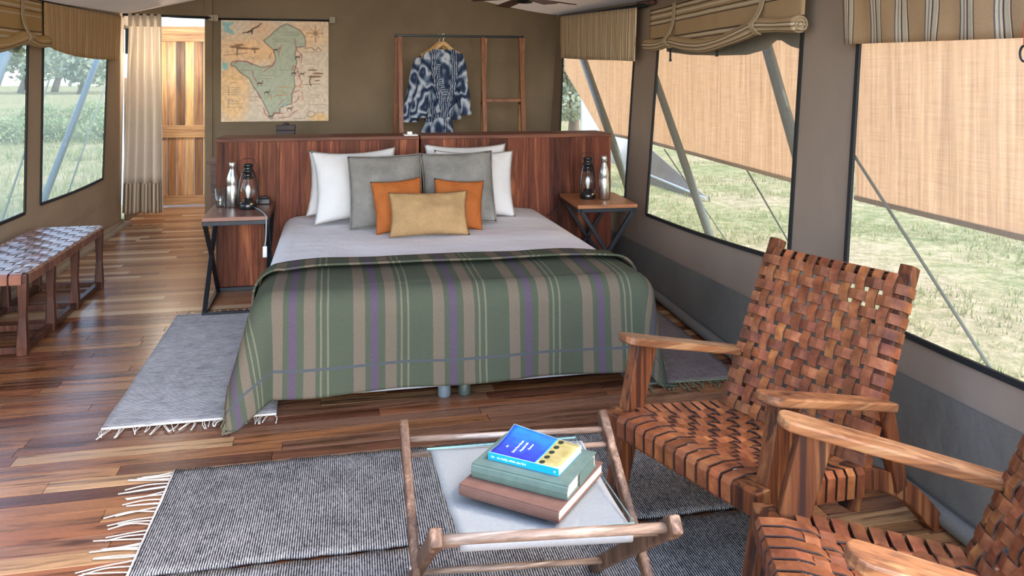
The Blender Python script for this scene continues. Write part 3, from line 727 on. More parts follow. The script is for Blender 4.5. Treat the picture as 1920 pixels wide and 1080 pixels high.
# ================================================================== headboards
HBY = 5.89; HBD = 0.36; HBZ = 1.06
hx = [onY(405, 300, HBY).x, onY(785.5, 300, HBY).x, onY(789, 300, HBY).x, onY(1145, 300, HBY).x]
def headboard(label, x0, x1, n, tones):
    t = thing('headboard', label, 'headboard', ((x0+x1)/2, HBY+HBD/2, 0))
    mb = MB(); mb.box(((x0+x1)/2, HBY+HBD/2+0.012, HBZ/2-0.02), (x1-x0-0.02, HBD-0.04, HBZ-0.06)); mb.build('carcass', M['table_l'], t)
    mb = MB(); mb.box(((x0+x1)/2, HBY+HBD/2, HBZ-0.014), (x1-x0+0.006, HBD+0.012, 0.028)); mb.build('top_board', M['head_x'], t, bevel=0.004)
    pw = (x1-x0)/n; me = MB(); me.box((0, 0, (HBZ-0.028)/2), (pw-0.0018, 0.02, HBZ-0.03)); me = me.mesh('plank', M['head'])
    for side, yy in ((0, HBY+0.01), (1, HBY+HBD-0.01)):
        for k in range(n):
            q = tones[(k*5+side*3) % len(tones)]; j = random.uniform(0.9, 1.1)
            instance(me, 'plank', t, Matrix.Translation((x0+pw*(k+0.5)-(x0+x1)/2, yy+0.0012*random.uniform(-1, 1)-(HBY+HBD/2), 0.002)), (q*j, q*j*random.uniform(0.93, 1.03), q*j))
    for x in (x0+0.009, x1-0.009):
        mb = MB(); mb.box((x, HBY+HBD/2, (HBZ-0.03)/2), (0.018, HBD-0.042, HBZ-0.034)); mb.build('end_panel', M['head'], t)
    return t
TN = [1.3, 0.6, 1.55, 0.5, 1.1, 1.8, 0.75, 1.25, 0.6, 1.5]
headboard('long left headboard divider of dark red timber planks', hx[0], hx[1], 10, TN)
headboard('right headboard divider of red brown timber planks', hx[2], hx[3], 9, [1.5, 1.2, 1.8, 0.9, 1.4, 1.9, 0.7, 1.6, 1.15])

q = onZ(770, 254, HBZ)
t = thing('card_holder', 'small white card tray lying on the left headboard top', 'tray', (q.x, q.y+0.02, HBZ))
mb = MB(); mb.box((q.x, q.y+0.02, HBZ+0.004), (0.10, 0.13, 0.008)); mb.build('tray_base', M['white_paint'], t, bevel=0.002)
mb = MB(); mb.box((q.x-0.005, q.y+0.03, HBZ+0.018), (0.035, 0.05, 0.02)); mb.build('switch_box', M['white_paint'], t, bevel=0.003)

# ================================================================== bed
BX0, BX1, BY0, BY1, BZ = -0.33, 1.50, 3.62, 5.82, 0.50
BC = (BX0+BX1)/2; BH = (BX1-BX0)/2
M['rail_grey'] = plain('pale grey bed rail', (0.42, 0.45, 0.50), 0.4)
bed = thing('bed', 'wide double bed with white linen set against the timber headboards', 'bed', (BC, (BY0+BY1)/2, 0))
mb = MB(); mb.box((BC, (BY0+BY1)/2+0.06, 0.21), (BX1-BX0-0.12, BY1-BY0-0.24, 0.16)); mb.build('bed_base', M['sheet'], bed, bevel=0.01)
mb = MB()
for a, b in (((BX0+0.06, BY0+0.05), (BX1-0.06, BY0+0.05)), ((BX0+0.06, BY0+0.03), (BX0+0.06, BY1-0.05)), ((BX1-0.06, BY0+0.03), (BX1-0.06, BY1-0.05))):
    mb.bar((*a, 0.070), (*b, 0.070), 0.028, 0.032, side=(0, 0, 1))
mb.build('bed_rail', M['rail_grey'], bed, bevel=0.003)
mb = MB(); mb.box((BC, (BY0+BY1)/2, 0.375), (BX1-BX0-0.03, BY1-BY0-0.03, 0.23)); mb.build('mattress', M['sheet'], bed, bevel=0.05)
for px, mat in ((833, 'grey_plastic'), (871, 'galv'), (1205, 'grey_plastic')):
    p = onY(px, 760, BY0+0.06)
    mb = MB(); mb.lathe([(0.026, 0.0), (0.03, 0.01), (0.03, 0.05), (0.024, 0.06), (0.02, 0.09)], (p.x, BY0+0.06, 0), 14); mb.build('bed_foot', M[mat], bed, smooth=True)
for px in (640, 900, 1100):
    p = onY(px, 700, BY1-0.15); mb = MB(); mb.lathe([(0.026, 0), (0.026, 0.09)], (p.x, BY1-0.15, 0), 12); mb.build('bed_foot', M['grey_plastic'], bed)

def drape(a, b, zt, R, flare=0.30, fr_=None, slant=0.06, wob=0.0, foot=True, skirt_floor=0.012):
    """cloth over the mattress: a across from its middle, b from the head towards the foot"""
    A = BH-0.08; B = (BY1-BY0)-0.08
    da = max(0.0, abs(a)-A); db = max(0.0, b-B) if foot else 0.0
    sg = 1 if a >= 0 else -1
    r = hypot(da, db)
    cx, cy = BC+sg*min(abs(a), A), BY1-min(b, B)
    if r < 1e-6:
        e = min(A-abs(a), B-b, 0.25)
        z = zt+0.012*(1-(e/0.25-1)**2)*1.0 + wob*noise.noise(V((a*3, b*3, zt)))
        return V((cx, cy, z))
    th = atan2(db, da); arc = R*pi/2
    if r < arc: h, v = R*sin(r/R), R*(1-cos(r/R))
    else: h, v = R+(r-arc)*slant, R+(r-arc)*0.998
    s2 = sin(2*th)
    if fr_ is not None and sg > 0: flare = fr_
    h += flare*max(0, r-0.08)*s2**1.5 if s2 > 0 else 0
    drop = max(0.0, r-arc)
    h += drop*(0.05*sin(a*9+1.3)*cos(th)**0+0.0) if db > 0 and da == 0 else 0
    h += drop*0.07*sin(b*8+0.6) if da > 0 and db == 0 else 0
    h += wob*1.2*noise.noise(V((a*4, b*4, 1.7)))*min(1, drop*5)
    z = zt-v
    if z < skirt_floor: h += (skirt_floor-z)*0.7; z = skirt_floor+0.004*(1+sin(r*60+th*9))
    return V((cx+sg*cos(th)*h, cy-sin(th)*h, z))
us = lin(81, -BH-0.30, BH+0.30); vs_ = lin(70, 0.0, 2.24)
mb = MB(); mb.grid(lambda u, v: drape(u, v, BZ+0.004, 0.085, wob=0.012, slant=0.02), us, vs_)
sheet = mb.build('duvet', M['sheet'], bed, smooth=True, solid=0.012)

# ---- blanket across the foot, hem folded back along its top edge
BB0 = BY1-4.19
TOPZ = BZ+0.024
bl = thing('blanket', 'green wool blanket with beige and purple stripes over the foot of the bed', 'blanket', (BC, 4.0, BZ))
us = lin(121, -BH-0.27, BH+0.34); vs_ = lin(75, BB0+0.02, 2.24+0.375)
bo = MB(); bo.grid(lambda u, v: drape(u, v+0.05*((u+BH)/(2*BH)-0.35)*min(1, (2.62-v)) , TOPZ, 0.105, wob=0.010, flare=0.34, fr_=0.12), us, vs_, uvfn=lambda u, v: (u+4.369, v))
bo.build('blanket_cloth', M['blanket'], bl, smooth=True, solid=0.008)
vs_ = lin(9, BB0, BB0+0.235)
fo = MB(); fo.grid(lambda u, v: drape(u, v+0.05*((u+BH)/(2*BH)-0.35), TOPZ+0.012+0.022*((v-BB0)/0.235)**3, 0.122, wob=0.010), us, vs_, uvfn=lambda u, v: (u+4.38, v))
fo.build('folded_hem', M['blanket'], bl, smooth=True, solid=0.010)
fr = MB()
for (sgn, ext, b0, b1) in ((-1, 0.27, BB0+0.25, 2.55), (1, 0.34, BB0+0.05, 2.55)):
    for k in range(60):
        b = lerp(b0, b1, k/59); p = drape(sgn*(BH+ext-0.005), b, TOPZ, 0.105, wob=0.010, flare=0.34, fr_=0.12)
        d = V((sgn*0.008+random.gauss(0, 0.006), random.gauss(0, 0.012), -0.05))
        e = p+d; e.z = max(e.z, 0.008); fr.tube([p, (p+e)/2+V((0, 0.003, 0)), e], 0.0025, 4)
fo_ = fr.build('tassel_fringe', M['fringe_green'], bl); fo_['kind'] = 'stuff'

# ================================================================== pillows and cushions
def pillow(label, name, mat, cpx, cpy_bot, y, wd, ht, th, tilt, roll=0.0, yaw=0.0, group=None, pinch=0.075, corner=0.35, cat='pillow', zb=BZ+0.03, seed=0, piping=False):
    p = onY(cpx, cpy_bot, y)
    base = V((p.x, y, zb))
    t = thing(name, label, cat, base, group=group)
    m = Matrix.Translation(base) @ Matrix.Rotation(yaw, 4, 'Z') @ Matrix.Rotation(-tilt, 4, 'X') @ Matrix.Rotation(roll, 4, 'Y')
    def P(u, v, s):
        k = max(0.0, (1-abs(u)**2.0))*max(0.0, (1-abs(v)**2.0)); d = th/2*k**0.55
        x = u*wd/2*(1-pinch*(1-v*v)); z = v*ht/2*(1-pinch*1.1*(1-u*u))
        wr = 0.014*noise.noise(V((u*2.2+seed, v*2.2, s*2)))*k**0.5+0.006*noise.noise(V((u*6+seed*3, v*3, s)))*k**0.4+0.003*noise.noise(V((u*12+seed, v*9, s)))*k**0.3
        return m @ V((x, s*(d+wr), z+ht/2*(1-0.0)))
    def warp(q): return math.copysign(abs(q)**0.8, q)
    n = 25; g_ = [warp(q) for q in lin(n, -1, 1)]
    mb = MB(); mb.grid(lambda u, v: P(u, v, -1), g_, g_); mb.grid(lambda u, v: P(u, v, 1), g_, g_)
    me = mb.mesh('cover', M[mat], WM[t].inverted(), True)
    bm = bmesh.new(); bm.from_mesh(me); bmesh.ops.remove_doubles(bm, verts=bm.verts, dist=0.0008); bmesh.ops.recalc_face_normals(bm, faces=bm.faces); bm.to_mesh(me); bm.free()
    o = bpy.data.objects.new('cover', me); COL.objects.link(o); o.parent = t
    if piping:
        ring = [P(g_[k], -1, 0) for k in range(n)]+[P(1, g_[k], 0) for k in range(1, n)]+[P(g_[n-1-k], 1, 0) for k in range(1, n)]+[P(-1, g_[n-1-k], 0) for k in range(1, n)]
        mb = MB(); mb.tube(ring, 0.004, 6, cap=False); mb.build('piping', M[mat], t, smooth=True)
    return t
GW, GG, GO = 'white pillows on the bed', 'grey cushions on the bed', 'rust cushions on the bed'
R_ = math.radians
pillow('white pillow at the back of the left stack, its corner pointing out towards the bottle', 'bed_pillow', 'pillow_white', 655, 425, 5.61, 0.58, 0.46, 0.18, R_(18), R_(3), R_(4), GW, seed=1, pinch=0.10)
pillow('white pillow in front of the left stack, half behind the grey cushion', 'bed_pillow', 'pillow_white', 672, 430, 5.38, 0.57, 0.50, 0.19, R_(20), R_(-2), R_(3), GW, seed=2, pinch=0.11)
pillow('white pillow at the back of the right stack, only its top corner showing', 'bed_pillow', 'pillow_white', 876, 425, 5.61, 0.60, 0.50, 0.18, R_(17), R_(0), R_(-4), GW, seed=3, pinch=0.11)
pillow('white pillow in front of the right stack, beside the right grey cushion', 'bed_pillow', 'pillow_white', 891, 424, 5.39, 0.56, 0.475, 0.19, R_(20), R_(1), R_(-4), GW, seed=4, pinch=0.09)
pillow('square grey woven cushion on the left, behind the rust cushion', 'cushion', 'pillow_grey', 728, 437, 5.13, 0.475, 0.47, 0.15, R_(17), R_(-1), R_(3), GG, cat='cushion', seed=5, piping=True, pinch=0.045)
pillow('square grey woven cushion on the right, leaning on the white pillows', 'cushion', 'pillow_grey', 864, 432, 5.15, 0.475, 0.475, 0.15, R_(16), R_(-2), R_(-3), GG, cat='cushion', seed=6, piping=True, pinch=0.045)
pillow('rust orange cushion on the left with its top corner raised', 'cushion', 'pillow_orange', 754, 440, 4.95, 0.32, 0.335, 0.11, R_(20), R_(-4), R_(4), GO, cat='cushion', seed=7)
pillow('rust orange cushion on the right with a gathered corner', 'cushion', 'pillow_orange', 857, 440, 4.97, 0.32, 0.32, 0.11, R_(20), R_(4), R_(-4), GO, cat='cushion', seed=8)
pillow('oblong tan raffia cushion in front of the two rust cushions', 'cushion', 'pillow_tan', 806, 447, 4.78, 0.485, 0.275, 0.12, R_(22), R_(0), R_(-1), None, cat='cushion', seed=9)

# ================================================================== bedside tables
def bedside(label, c, wx, dy, rz, h, topmat, cross):
    t = thing('bedside_table', label, 'table', (*c, 0), rz)
    B = lambda mb, name, mat, bv=0.002: mb.build(name, mat, t, world=False, bevel=bv)
    mb = MB(); mb.box((0, 0, h-0.013), (wx, dy, 0.026)); B(mb, 'table_top', M[topmat], 0.003)
    s = 0.026; x, y = wx/2-s/2, dy/2-s/2
    for zz, nm in ((h-0.026-s/2, 'top_frame'), (s/2+0.002, 'bottom_frame')):
        mb = MB()
        mb.bar((-x-s/2, -y, zz), (x+s/2, -y, zz), s, s, (0, 0, 1)); mb.bar((-x-s/2, y, zz), (x+s/2, y, zz), s, s, (0, 0, 1))
        mb.bar((-x, -y, zz), (-x, y, zz), s, s, (0, 0, 1)); mb.bar((x, -y, zz), (x, y, zz), s, s, (0, 0, 1)); B(mb, nm, M['black_metal'])
    za, zb = 0.02, h-0.03
    for q in (-1, 1):
        for d in (-1, 1):
            mb = MB()
            k = 0.07
            if cross == 'x':   # crosses seen from the side
                mb.sweep([(q*x, -d*y*0.98, zb), (q*x, -d*y*k*0+0, (za+zb)/2+0.02), (q*x, d*y*0.98, za)], (s, s), (1, 0, 0))
            else:
                mb.sweep([(-d*x*0.98, q*y, zb), (0, q*y, (za+zb)/2-0.02), (d*x*0.98, q*y, za)], (s, s), (0, 1, 0))
            B(mb, 'leg', M['black_metal'])
    return t
TH = 0.615
fl, frr, bk = onZ(378, 409, TH), onZ(499, 411, TH), onZ(405, 383, TH)
lt_c = ((fl.x+frr.x)/2, (fl.y+HBY-0.02)/2); lt_w = frr.x-fl.x; lt_d = HBY-0.02-fl.y
bedside('dark topped bedside table with crossed black legs left of the bed', lt_c, lt_w, lt_d, 0, TH, 'table_l', 'x')
rt_c = (1.855, 5.50)
bedside('orange topped bedside table with crossed black legs right of the bed', rt_c, 0.42, 0.60, R_(-4), TH, 'table_r', 'y')

def bottle(label, x, y, z, h):
    t = thing('steel_bottle', label, 'bottle', (x, y, z), group='steel bottles on the bedside tables'); k = h/0.30
    pr = [(0.001, 0), (0.034, 0.0), (0.037, 0.004), (0.037, 0.135), (0.0335, 0.145), (0.037, 0.155), (0.037, 0.19), (0.030, 0.215), (0.0175, 0.25), (0.0165, 0.258), (0.001, 0.258)]
    mb = MB(); mb.lathe([(r*k, q*k) for r, q in pr], n=28); mb.build('bottle_body', M['steel'], t, world=False, smooth=True)
    mb = MB(); mb.lathe([(r*k, q*k) for r, q in [(0.001, 0.258), (0.018, 0.258), (0.021, 0.262), (0.021, 0.292), (0.018, 0.298), (0.001, 0.30)]], n=24); mb.build('bottle_cap', M['steel'], t, world=False, smooth=True)
def lantern(label, x, y, z, h, rz):
    t = thing('hurricane_lantern', label, 'lantern', (x, y, z), rz, group='black lanterns on the bedside tables'); k = h/0.30
    S = lambda pts: [(a*k, b*k) for a, b in pts]
    B = lambda mb, nm, mat: mb.build(nm, M[mat], t, world=False, smooth=True)
    mb = MB(); mb.lathe(S([(0.001, 0), (0.052, 0), (0.056, 0.006), (0.056, 0.03), (0.05, 0.042), (0.03, 0.048), (0.03, 0.066), (0.024, 0.07), (0.001, 0.07)]), n=28); B(mb, 'fuel_tank', 'black_paint')
    mb = MB(); mb.lathe(S([(0.024, 0.07), (0.038, 0.09), (0.046, 0.115), (0.043, 0.145), (0.032, 0.175), (0.027, 0.195)]), n=28, cap=False); B(mb, 'glass_globe', 'glass')
    mb = MB(); mb.lathe(S([(0.001, 0.07), (0.008, 0.07), (0.013, 0.10), (0.018, 0.125), (0.013, 0.145), (0.001, 0.155)]), n=16); mb.build('light_bulb', plain('pearl bulb glass', (0.85, 0.85, 0.83), 0.3), t, world=False, smooth=True)
    mb = MB(); mb.lathe(S([(0.001, 0.195), (0.034, 0.195), (0.034, 0.205), (0.024, 0.21), (0.024, 0.235), (0.037, 0.24), (0.037, 0.25), (0.028, 0.256), (0.028, 0.275), (0.034, 0.28), (0.030, 0.292), (0.001, 0.296)]), n=24); B(mb, 'chimney', 'black_paint')
    for s in (-1, 1):
        mb = MB(); mb.tube([V(p)*k for p in spline([(s*0.048, 0, 0.02), (s*0.064, 0, 0.05), (s*0.062, 0, 0.12), (s*0.05, 0, 0.2), (s*0.034, 0, 0.245)], 5)], 0.006*k, 8); B(mb, 'side_tube', 'black_paint')
    mb = MB(); mb.tube([V(p)*k for p in spline([(-0.05, 0, 0.2), (-0.062, 0.0, 0.27), (-0.04, 0.01, 0.318), (0, 0.012, 0.325), (0.04, 0.01, 0.318), (0.06, 0, 0.27), (0.05, 0, 0.2)], 5)], 0.0018*k, 6); B(mb, 'carrying_handle', 'black_metal')
    mb = MB(); mb.lathe(S([(0.008, 0), (0.011, 0.002), (0.011, 0.012), (0.006, 0.014)]), (0.0, -0.056*k, 0.03*k), 10); B(mb, 'filler_cap', 'brass')
def tumbler(label, x, y, z):
    t = thing('glass_tumbler', label, 'glass', (x, y, z), group='glasses on the left bedside table')
    mb = MB(); mb.lathe([(0.001, 0.0), (0.028, 0.0), (0.030, 0.004), (0.033, 0.125), (0.031, 0.125), (0.028, 0.012), (0.001, 0.012)], n=24); mb.build('glass_wall', M['glass'], t, world=False, smooth=True)
for i, (px, py) in enumerate(((413, 388), (420, 385))): 
    p = onZ(px, py, TH); tumbler(['clear glass tumbler at the corner of the left bedside table', 'clear glass tumbler next to the steel bottle'][i], p.x+i*0.05, p.y+i*0.02, TH)
p = onZ(437, 388, TH); bottle('steel bottle beside two glass tumblers on the left bedside table', p.x, p.y-0.02, TH, 0.305)
p = onZ(466, 390, TH); lantern('black hurricane lantern on the dark left bedside table', p.x, p.y-0.03, TH, 0.305, 0.5)
p = onZ(1102, 372, TH); lantern('black hurricane lantern on the orange right bedside table', p.x, p.y, TH, 0.305, 0.35)
p = onZ(1133, 374, TH); bottle('steel bottle on the orange right bedside table', p.x, p.y, TH, 0.315)
p = onZ(494, 383, TH)
t = thing('power_adapter', 'black plug adapter lying behind the left lantern', 'adapter', (p.x, p.y+0.02, TH))
mb = MB(); mb.box((p.x, p.y+0.02, TH+0.02), (0.09, 0.06, 0.04)); mb.build('adapter_block', M['black_paint'], t, bevel=0.006)
mb = MB(); mb.box((p.x+0.0, p.y+0.02, TH+0.045), (0.05, 0.04, 0.012)); mb.build('plug_face', M['black_metal'], t, bevel=0.003)
t = thing('lamp_cord', 'grey lamp cord with a white inline switch hanging from the left bedside table', 'cord', (frr.x-0.03, fl.y, TH))
e = V((frr.x-0.012, fl.y-0.012, TH+0.004)); l0 = onZ(476, 388, TH+0.01)
mb = MB(); mb.tube(spline([l0, l0.lerp(e, 0.5)+V((0.01, 0, 0)), e, e+V((0.004, -0.006, -0.03)), e+V((0.002, -0.004, -0.13)), e+V((-0.004, -0.004, -0.19))], 6), 0.004, 7); mb.build('cable', plain('grey cable', (0.30, 0.38, 0.40), 0.5), t, smooth=True)
mb = MB(); mb.box(e+V((-0.004, -0.006, -0.225)), (0.026, 0.018, 0.07)); mb.build('inline_switch', M['white_paint'], t, bevel=0.005)
p = onZ(1040, 402, TH-0.05)
mb = MB(); mb.tube(spline([onY(1050, 386, 5.80), onY(1040, 396, 5.80), onY(1027, 404, 5.80)], 5), 0.004, 6)
tag(mb.build('lamp_cord', M['black_metal'], smooth=True), 'black lamp cord running from the orange bedside table down behind the bed', 'cord')

# ================================================================== woven work
def strap(path, normals, width, thick, across):
    """one leather strap swept along a path; closed section"""
    mb = MB(); n = len(path); vs = []
    for p, nn in zip(path, normals):
        a = V(across)*(width/2); vs += [p-a-nn*thick/2, p+a-nn*thick/2, p+a*0.96+nn*thick/2, p-a*0.96+nn*thick/2]
    fs = [(3, 2, 1, 0), tuple(4*(n-1)+k for k in range(4))]
    for i in range(n-1):
        o = 4*i; fs += [(o+k, o+(k+1) % 4, o+4+(k+1) % 4, o+4+k) for k in range(4)]
    return mb.add(vs, fs)
def edged(o):
    me = o.data; me.materials.append(M['leather_edge']); n = len(me.polygons)
    me.polygons.foreach_set('material_index', [0, 0]+[k % 2 for k in range(n-2)])
def tone():
    j = random.uniform(0.72, 1.12); return (j*random.uniform(0.95, 1.08), j*random.uniform(0.88, 1.05), j*random.uniform(0.82, 1.0), 1)
def weave(t, S, N, along, across, us, vs_, wu, wv, amp, ends_u, ends_v, mat, name='leather_strap', thick=0.0045):
    """us: places of straps running along v; vs_: places of straps running along u. ends give wrapped path ends"""
    for i, u in enumerate(us):
        pts, nn = [], []
        seq = [vs_[0]-(vs_[1]-vs_[0])*0.5]
        for j, v in enumerate(vs_):
            seq.append(v); seq.append(v+(vs_[1]-vs_[0])*0.5)
        for k, v in enumerate(seq):
            s = (1 if (i+k//2) % 2 == 0 else -1) if k % 2 == 1 else 0
            n = N(u, v); pts.append(S(u, v)+n*amp*s); nn.append(n)
        a, b = ends_v(u)
        pts = [p for p, _ in a]+pts+[p for p, _ in b]; nn = [q for _, q in a]+nn+[q for _, q in b]
        o = strap(pts, nn, wu, thick, across(u, 0.5)).build(name, M[mat], t, world=False); edged(o); o.color = tone()
    for j, v in enumerate(vs_):
        pts, nn = [], []
        seq = [us[0]-(us[1]-us[0])*0.5]
        for i, u in enumerate(us):
            seq.append(u); seq.append(u+(us[1]-us[0])*0.5)
        for k, u in enumerate(seq):
            s = (-1 if (j+k//2) % 2 == 0 else 1) if k % 2 == 1 else 0
            n = N(u, v); pts.append(S(u, v)+n*amp*s); nn.append(n)
        a, b = ends_u(v)
        pts = [p for p, _ in a]+pts+[p for p, _ in b]; nn = [q for _, q in a]+nn+[q for _, q in b]
        o = strap(pts, nn, wv, thick, along(0.5, v)).build(name, M[mat], t, world=False); edged(o); o.color = tone()

# ---- lounge chairs: x across, y towards the back
def lounge_chair(label, loc, rz):
    t = thing('woven_chair', label, 'chair', loc, rz, group='woven leather lounge chairs')
    B = lambda mb, nm, mat, bv=0.004: mb.build(nm, M[mat], t, world=False, bevel=bv)
    W = 0.275
    for s in (-1, 1):
        mb = MB(); mb.bar((s*(W+0.018), -0.075, 0.0), (s*(W+0.018), 0.075, 0.578), 0.04, 0.060, (1, 0, 0), 0.045, 0.085); B(mb, 'front_leg', 'teak_y')
        # armrest with a rounded front end, narrower at the back
        mb = MB(); out = []
        for k in range(9):
            a = pi+pi*k/8; out.append((0.044*cos(a), -0.012+0.035*sin(a)))
        out += [(0.042, 0.20), (0.035, 0.56), (-0.035, 0.56), (-0.042, 0.20)]
        A = V((s*(W+0.02), 0.028, 0.600)); d = V((0, 0.555, -0.135))
        f = lambda x, y: A+d*(y/0.60)+V((x, 0, 0))
        mb.prism([f(x, y) for x, y in out], V((0, 0.006, 0.025))*-1); B(mb, 'armrest', 'arm', 0.005)
        # side rail that runs on down into the rear leg
        pts = spline([(s*W, -0.04, 0.322), (s*W, 0.1, 0.292), (s*W, 0.25, 0.272), (s*W, 0.42, 0.262), (s*W, 0.56, 0.215), (s*W, 0.70, 0.125), (s*W, 0.83, 0.0)], 5)
        mb = MB(); mb.sweep(pts, (0.042, 0.062), (1, 0, 0)); B(mb, 'side_rail', 'teak_y')
        mb = MB(); mb.bar((s*(W+0.015), 0.525, 0.462), (s*(W+0.015), 0.60, 0.19), 0.035, 0.055, (1, 0, 0)); B(mb, 'rear_post', 'teak_y')
        mb = MB(); mb.bar((s*(W-0.012), 0.392, 0.17), (s*(W-0.012), 0.708, 0.86), 0.048, 0.042, (1, 0, 0)); B(mb, 'back_post', 'teak_y')
    mb = MB(); mb.bar((-W-0.052, -0.05, 0.332), (W+0.052, -0.05, 0.332), 0.066, 0.058, (0, 0, 1)); B(mb, 'front_crossbar', 'teak_y')
    mb = MB(); mb.tube([(-W, 0.44, 0.24), (W, 0.44, 0.24)], 0.016, 8); B(mb, 'seat_crossbar', 'teak_y', 0)
    bn = V((0, -0.69, 0.316)).normalized(); bd = V((0, 0.316, 0.69)).normalized()
    bo = V((0, 0.392, 0.17))
    Lb = hypot(0.32, 0.69)
    for q in (0.93, 0.17):
        mb = MB(); c = bo+bd*(Lb*q); mb.tube([c-V((W-0.02, 0, 0)), c+V((W-0.02, 0, 0))], 0.012, 8); B(mb, 'back_crossbar', 'teak_y', 0)
    # seat weave
    def SZ(u, y): return 0.368-0.165*y+(-0.035*sin(pi*min(max(y/0.44, 0), 1)))*(1-(u/0.30)**2)*1.0+0.0
    S = lambda u, y: V((u, y, SZ(u, y)))
    def N(u, y): return V((0, 0.30, 1)).normalized() if y > 0.22 else V((0, 0.25-0.3*y, 1)).normalized()
    us = lin(11, -0.226, 0.226); vs_ = lin(9, 0.035, 0.398)
    U = V((0, 0, 1)); Fw = V((0, -1, 0))
    ev = lambda u: ([(V((u, -0.02, 0.298)), -U), (V((u, -0.074, 0.298)), V((0, -.7, -.7))), (V((u, -0.082, 0.308)), Fw), (V((u, -0.083, 0.356)), Fw), (V((u, -0.074, 0.369)), V((0, -.7, .7))), (V((u, -0.02, 0.370)), U)],
                    [(V((u, 0.455, 0.262)), V((0, .7, .7))), (V((u, 0.462, 0.235)), V((0, 1, 0)))])
    def eu(y):
        z = SZ(0.30, y)
        return ([(V((-0.298, y, z-0.085)), V((-1, 0, 0))), (V((-0.302, y, z-0.015)), V((-1, 0, 0))), (V((-0.292, y, z+0.002)), V((-.7, 0, .7)))],
                [(V((0.292, y, z+0.002)), V((.7, 0, .7))), (V((0.302, y, z-0.015)), V((1, 0, 0))), (V((0.298, y, z-0.085)), V((1, 0, 0)))])
    weave(t, S, N, lambda u, v: (0, 1, -0.2), lambda u, v: (1, 0, 0), us, vs_, 0.0360, 0.0365, 0.0050, eu, ev, 'leather')
    # back weave, straps wrapped round the posts
    S2 = lambda u, q: bo+bd*q+bn*0.030+V((u, 0, 0)) - bn*0.018*(1-(u/0.28)**2)*sin(pi*min(max((q-0.1)/0.62, 0), 1))
    N2 = lambda u, q: bn
    us = lin(10, -0.230, 0.230); vs_ = lin(12, 0.145, 0.675)
    ev2 = lambda u: ([(bo+bd*0.095-bn*0.016+V((u, 0, 0)), -bn), (bo+bd*0.088+bn*0.01+V((u, 0, 0)), (-bd+bn*0.2).normalized())],
                     [(bo+bd*0.722+bn*0.022+V((u, 0, 0)), (bd+bn).normalized()), (bo+bd*0.728-bn*0.01+V((u, 0, 0)), bd), (bo+bd*0.70-bn*0.022+V((u, 0, 0)), -bn)])
    X = V((1, 0, 0)); e = W-0.012+0.026
    eu2 = lambda q: ([(bo+bd*q-bn*0.024-X*(e-0.02), -bn), (bo+bd*q-bn*0.018-X*e, -X), (bo+bd*q+bn*0.020-X*e, -X)],
                     [(bo+bd*q+bn*0.020+X*e, X), (bo+bd*q-bn*0.018+X*e, X), (bo+bd*q-bn*0.024+X*(e-0.02), -bn)])
    weave(t, S2, N2, lambda u, v: bd, lambda u, v: (1, 0, 0), us, vs_, 0.0345, 0.0350, 0.0058, eu2, ev2, 'leather')
    return t
# seat front corners read off the photograph fix where each chair stands
L1, R1 = onZ(1157, 785, 0.34), onZ(1422, 935, 0.34); m1 = (L1+R1)/2; e1 = (R1-L1).normalized()
lounge_chair('tan woven leather lounge chair facing the coffee table, its whole back in view', (m1.x-e1.y*0.045, m1.y+e1.x*0.045+0.012, 0), atan2(e1.y, e1.x))
L2, R2 = V((1.107, 1.853, 0)), V((0.93, 1.31, 0)); e2 = V((-0.335, -0.942, 0)); m2 = L2+e2*0.292+V((-0.03-e2.y*0.045, -0.01+e2.x*0.045, 0))
lounge_chair('tan woven leather lounge chair nearest the camera, cut by the corner of the photo', (m2.x, m2.y, 0), atan2(e2.y, e2.x))

# ---- bench along the left wall
bz = 0.435; bf = onZ(45, 515, bz); bx1 = onZ(45, 668, 0.0).x+0.01; by0, by1 = 4.70, 6.17; bx0 = bx1-0.44
t = thing('woven_bench', 'low bench with a purple brown woven leather seat along the left wall', 'bench', ((bx0+bx1)/2, (by0+by1)/2, 0))
for y in (by0+0.025, by0+0.455, by0+0.90, by1-0.025):
    for x in (bx1-0.022, bx0+0.022):
        mb = MB(); mb.sweep([(x, y, 0.0), (x, y, 0.05), (x, y, 0.2), (x, y, 0.36), (x, y, bz-0.002)], [(0.05, 0.05), (0.052, 0.052), (0.036, 0.038), (0.046, 0.046), (0.046, 0.046)], (1, 0, 0)); mb.build('leg', M['bench_wood'], t, bevel=0.004)
    mb = MB(); mb.bar((bx0+0.04, y, 0.03), (bx1-0.04, y, 0.03), 0.036, 0.036, (0, 0, 1)); mb.build('floor_rail', M['bench_wood'], t, bevel=0.003)
for x in (bx1-0.022, bx0+0.022):
    mb = MB(); mb.bar((x, by0, 0.03), (x, by1, 0.03), 0.036, 0.036, (0, 0, 1)); mb.build('floor_rail', M['bench_wood'], t, bevel=0.003)
    mb = MB(); mb.bar((x, by0, bz-0.03), (x, by1, bz-0.03), 0.036, 0.04, (1, 0, 0)); mb.build('seat_rail', M['bench_wood'], t, bevel=0.003)
for y in (by0+0.02, by1-0.02):
    mb = MB(); mb.bar((bx0, y, bz-0.03), (bx1, y, bz-0.03), 0.036, 0.04, (0, 1, 0)); mb.build('seat_rail', M['bench_wood'], t, bevel=0.003)
cx, cy = (bx0+bx1)/2, (by0+by1)/2
S = lambda u, v: V((u, v, bz+0.002-0.008*sin(pi*(v+0.73)/1.46)))
N = lambda u, v: V((0, 0, 1))
us = lin(6, -0.170, 0.170); vs_ = [q for q in lin(19, -0.675, 0.675)]
hx_, hy_ = 0.226, 0.742
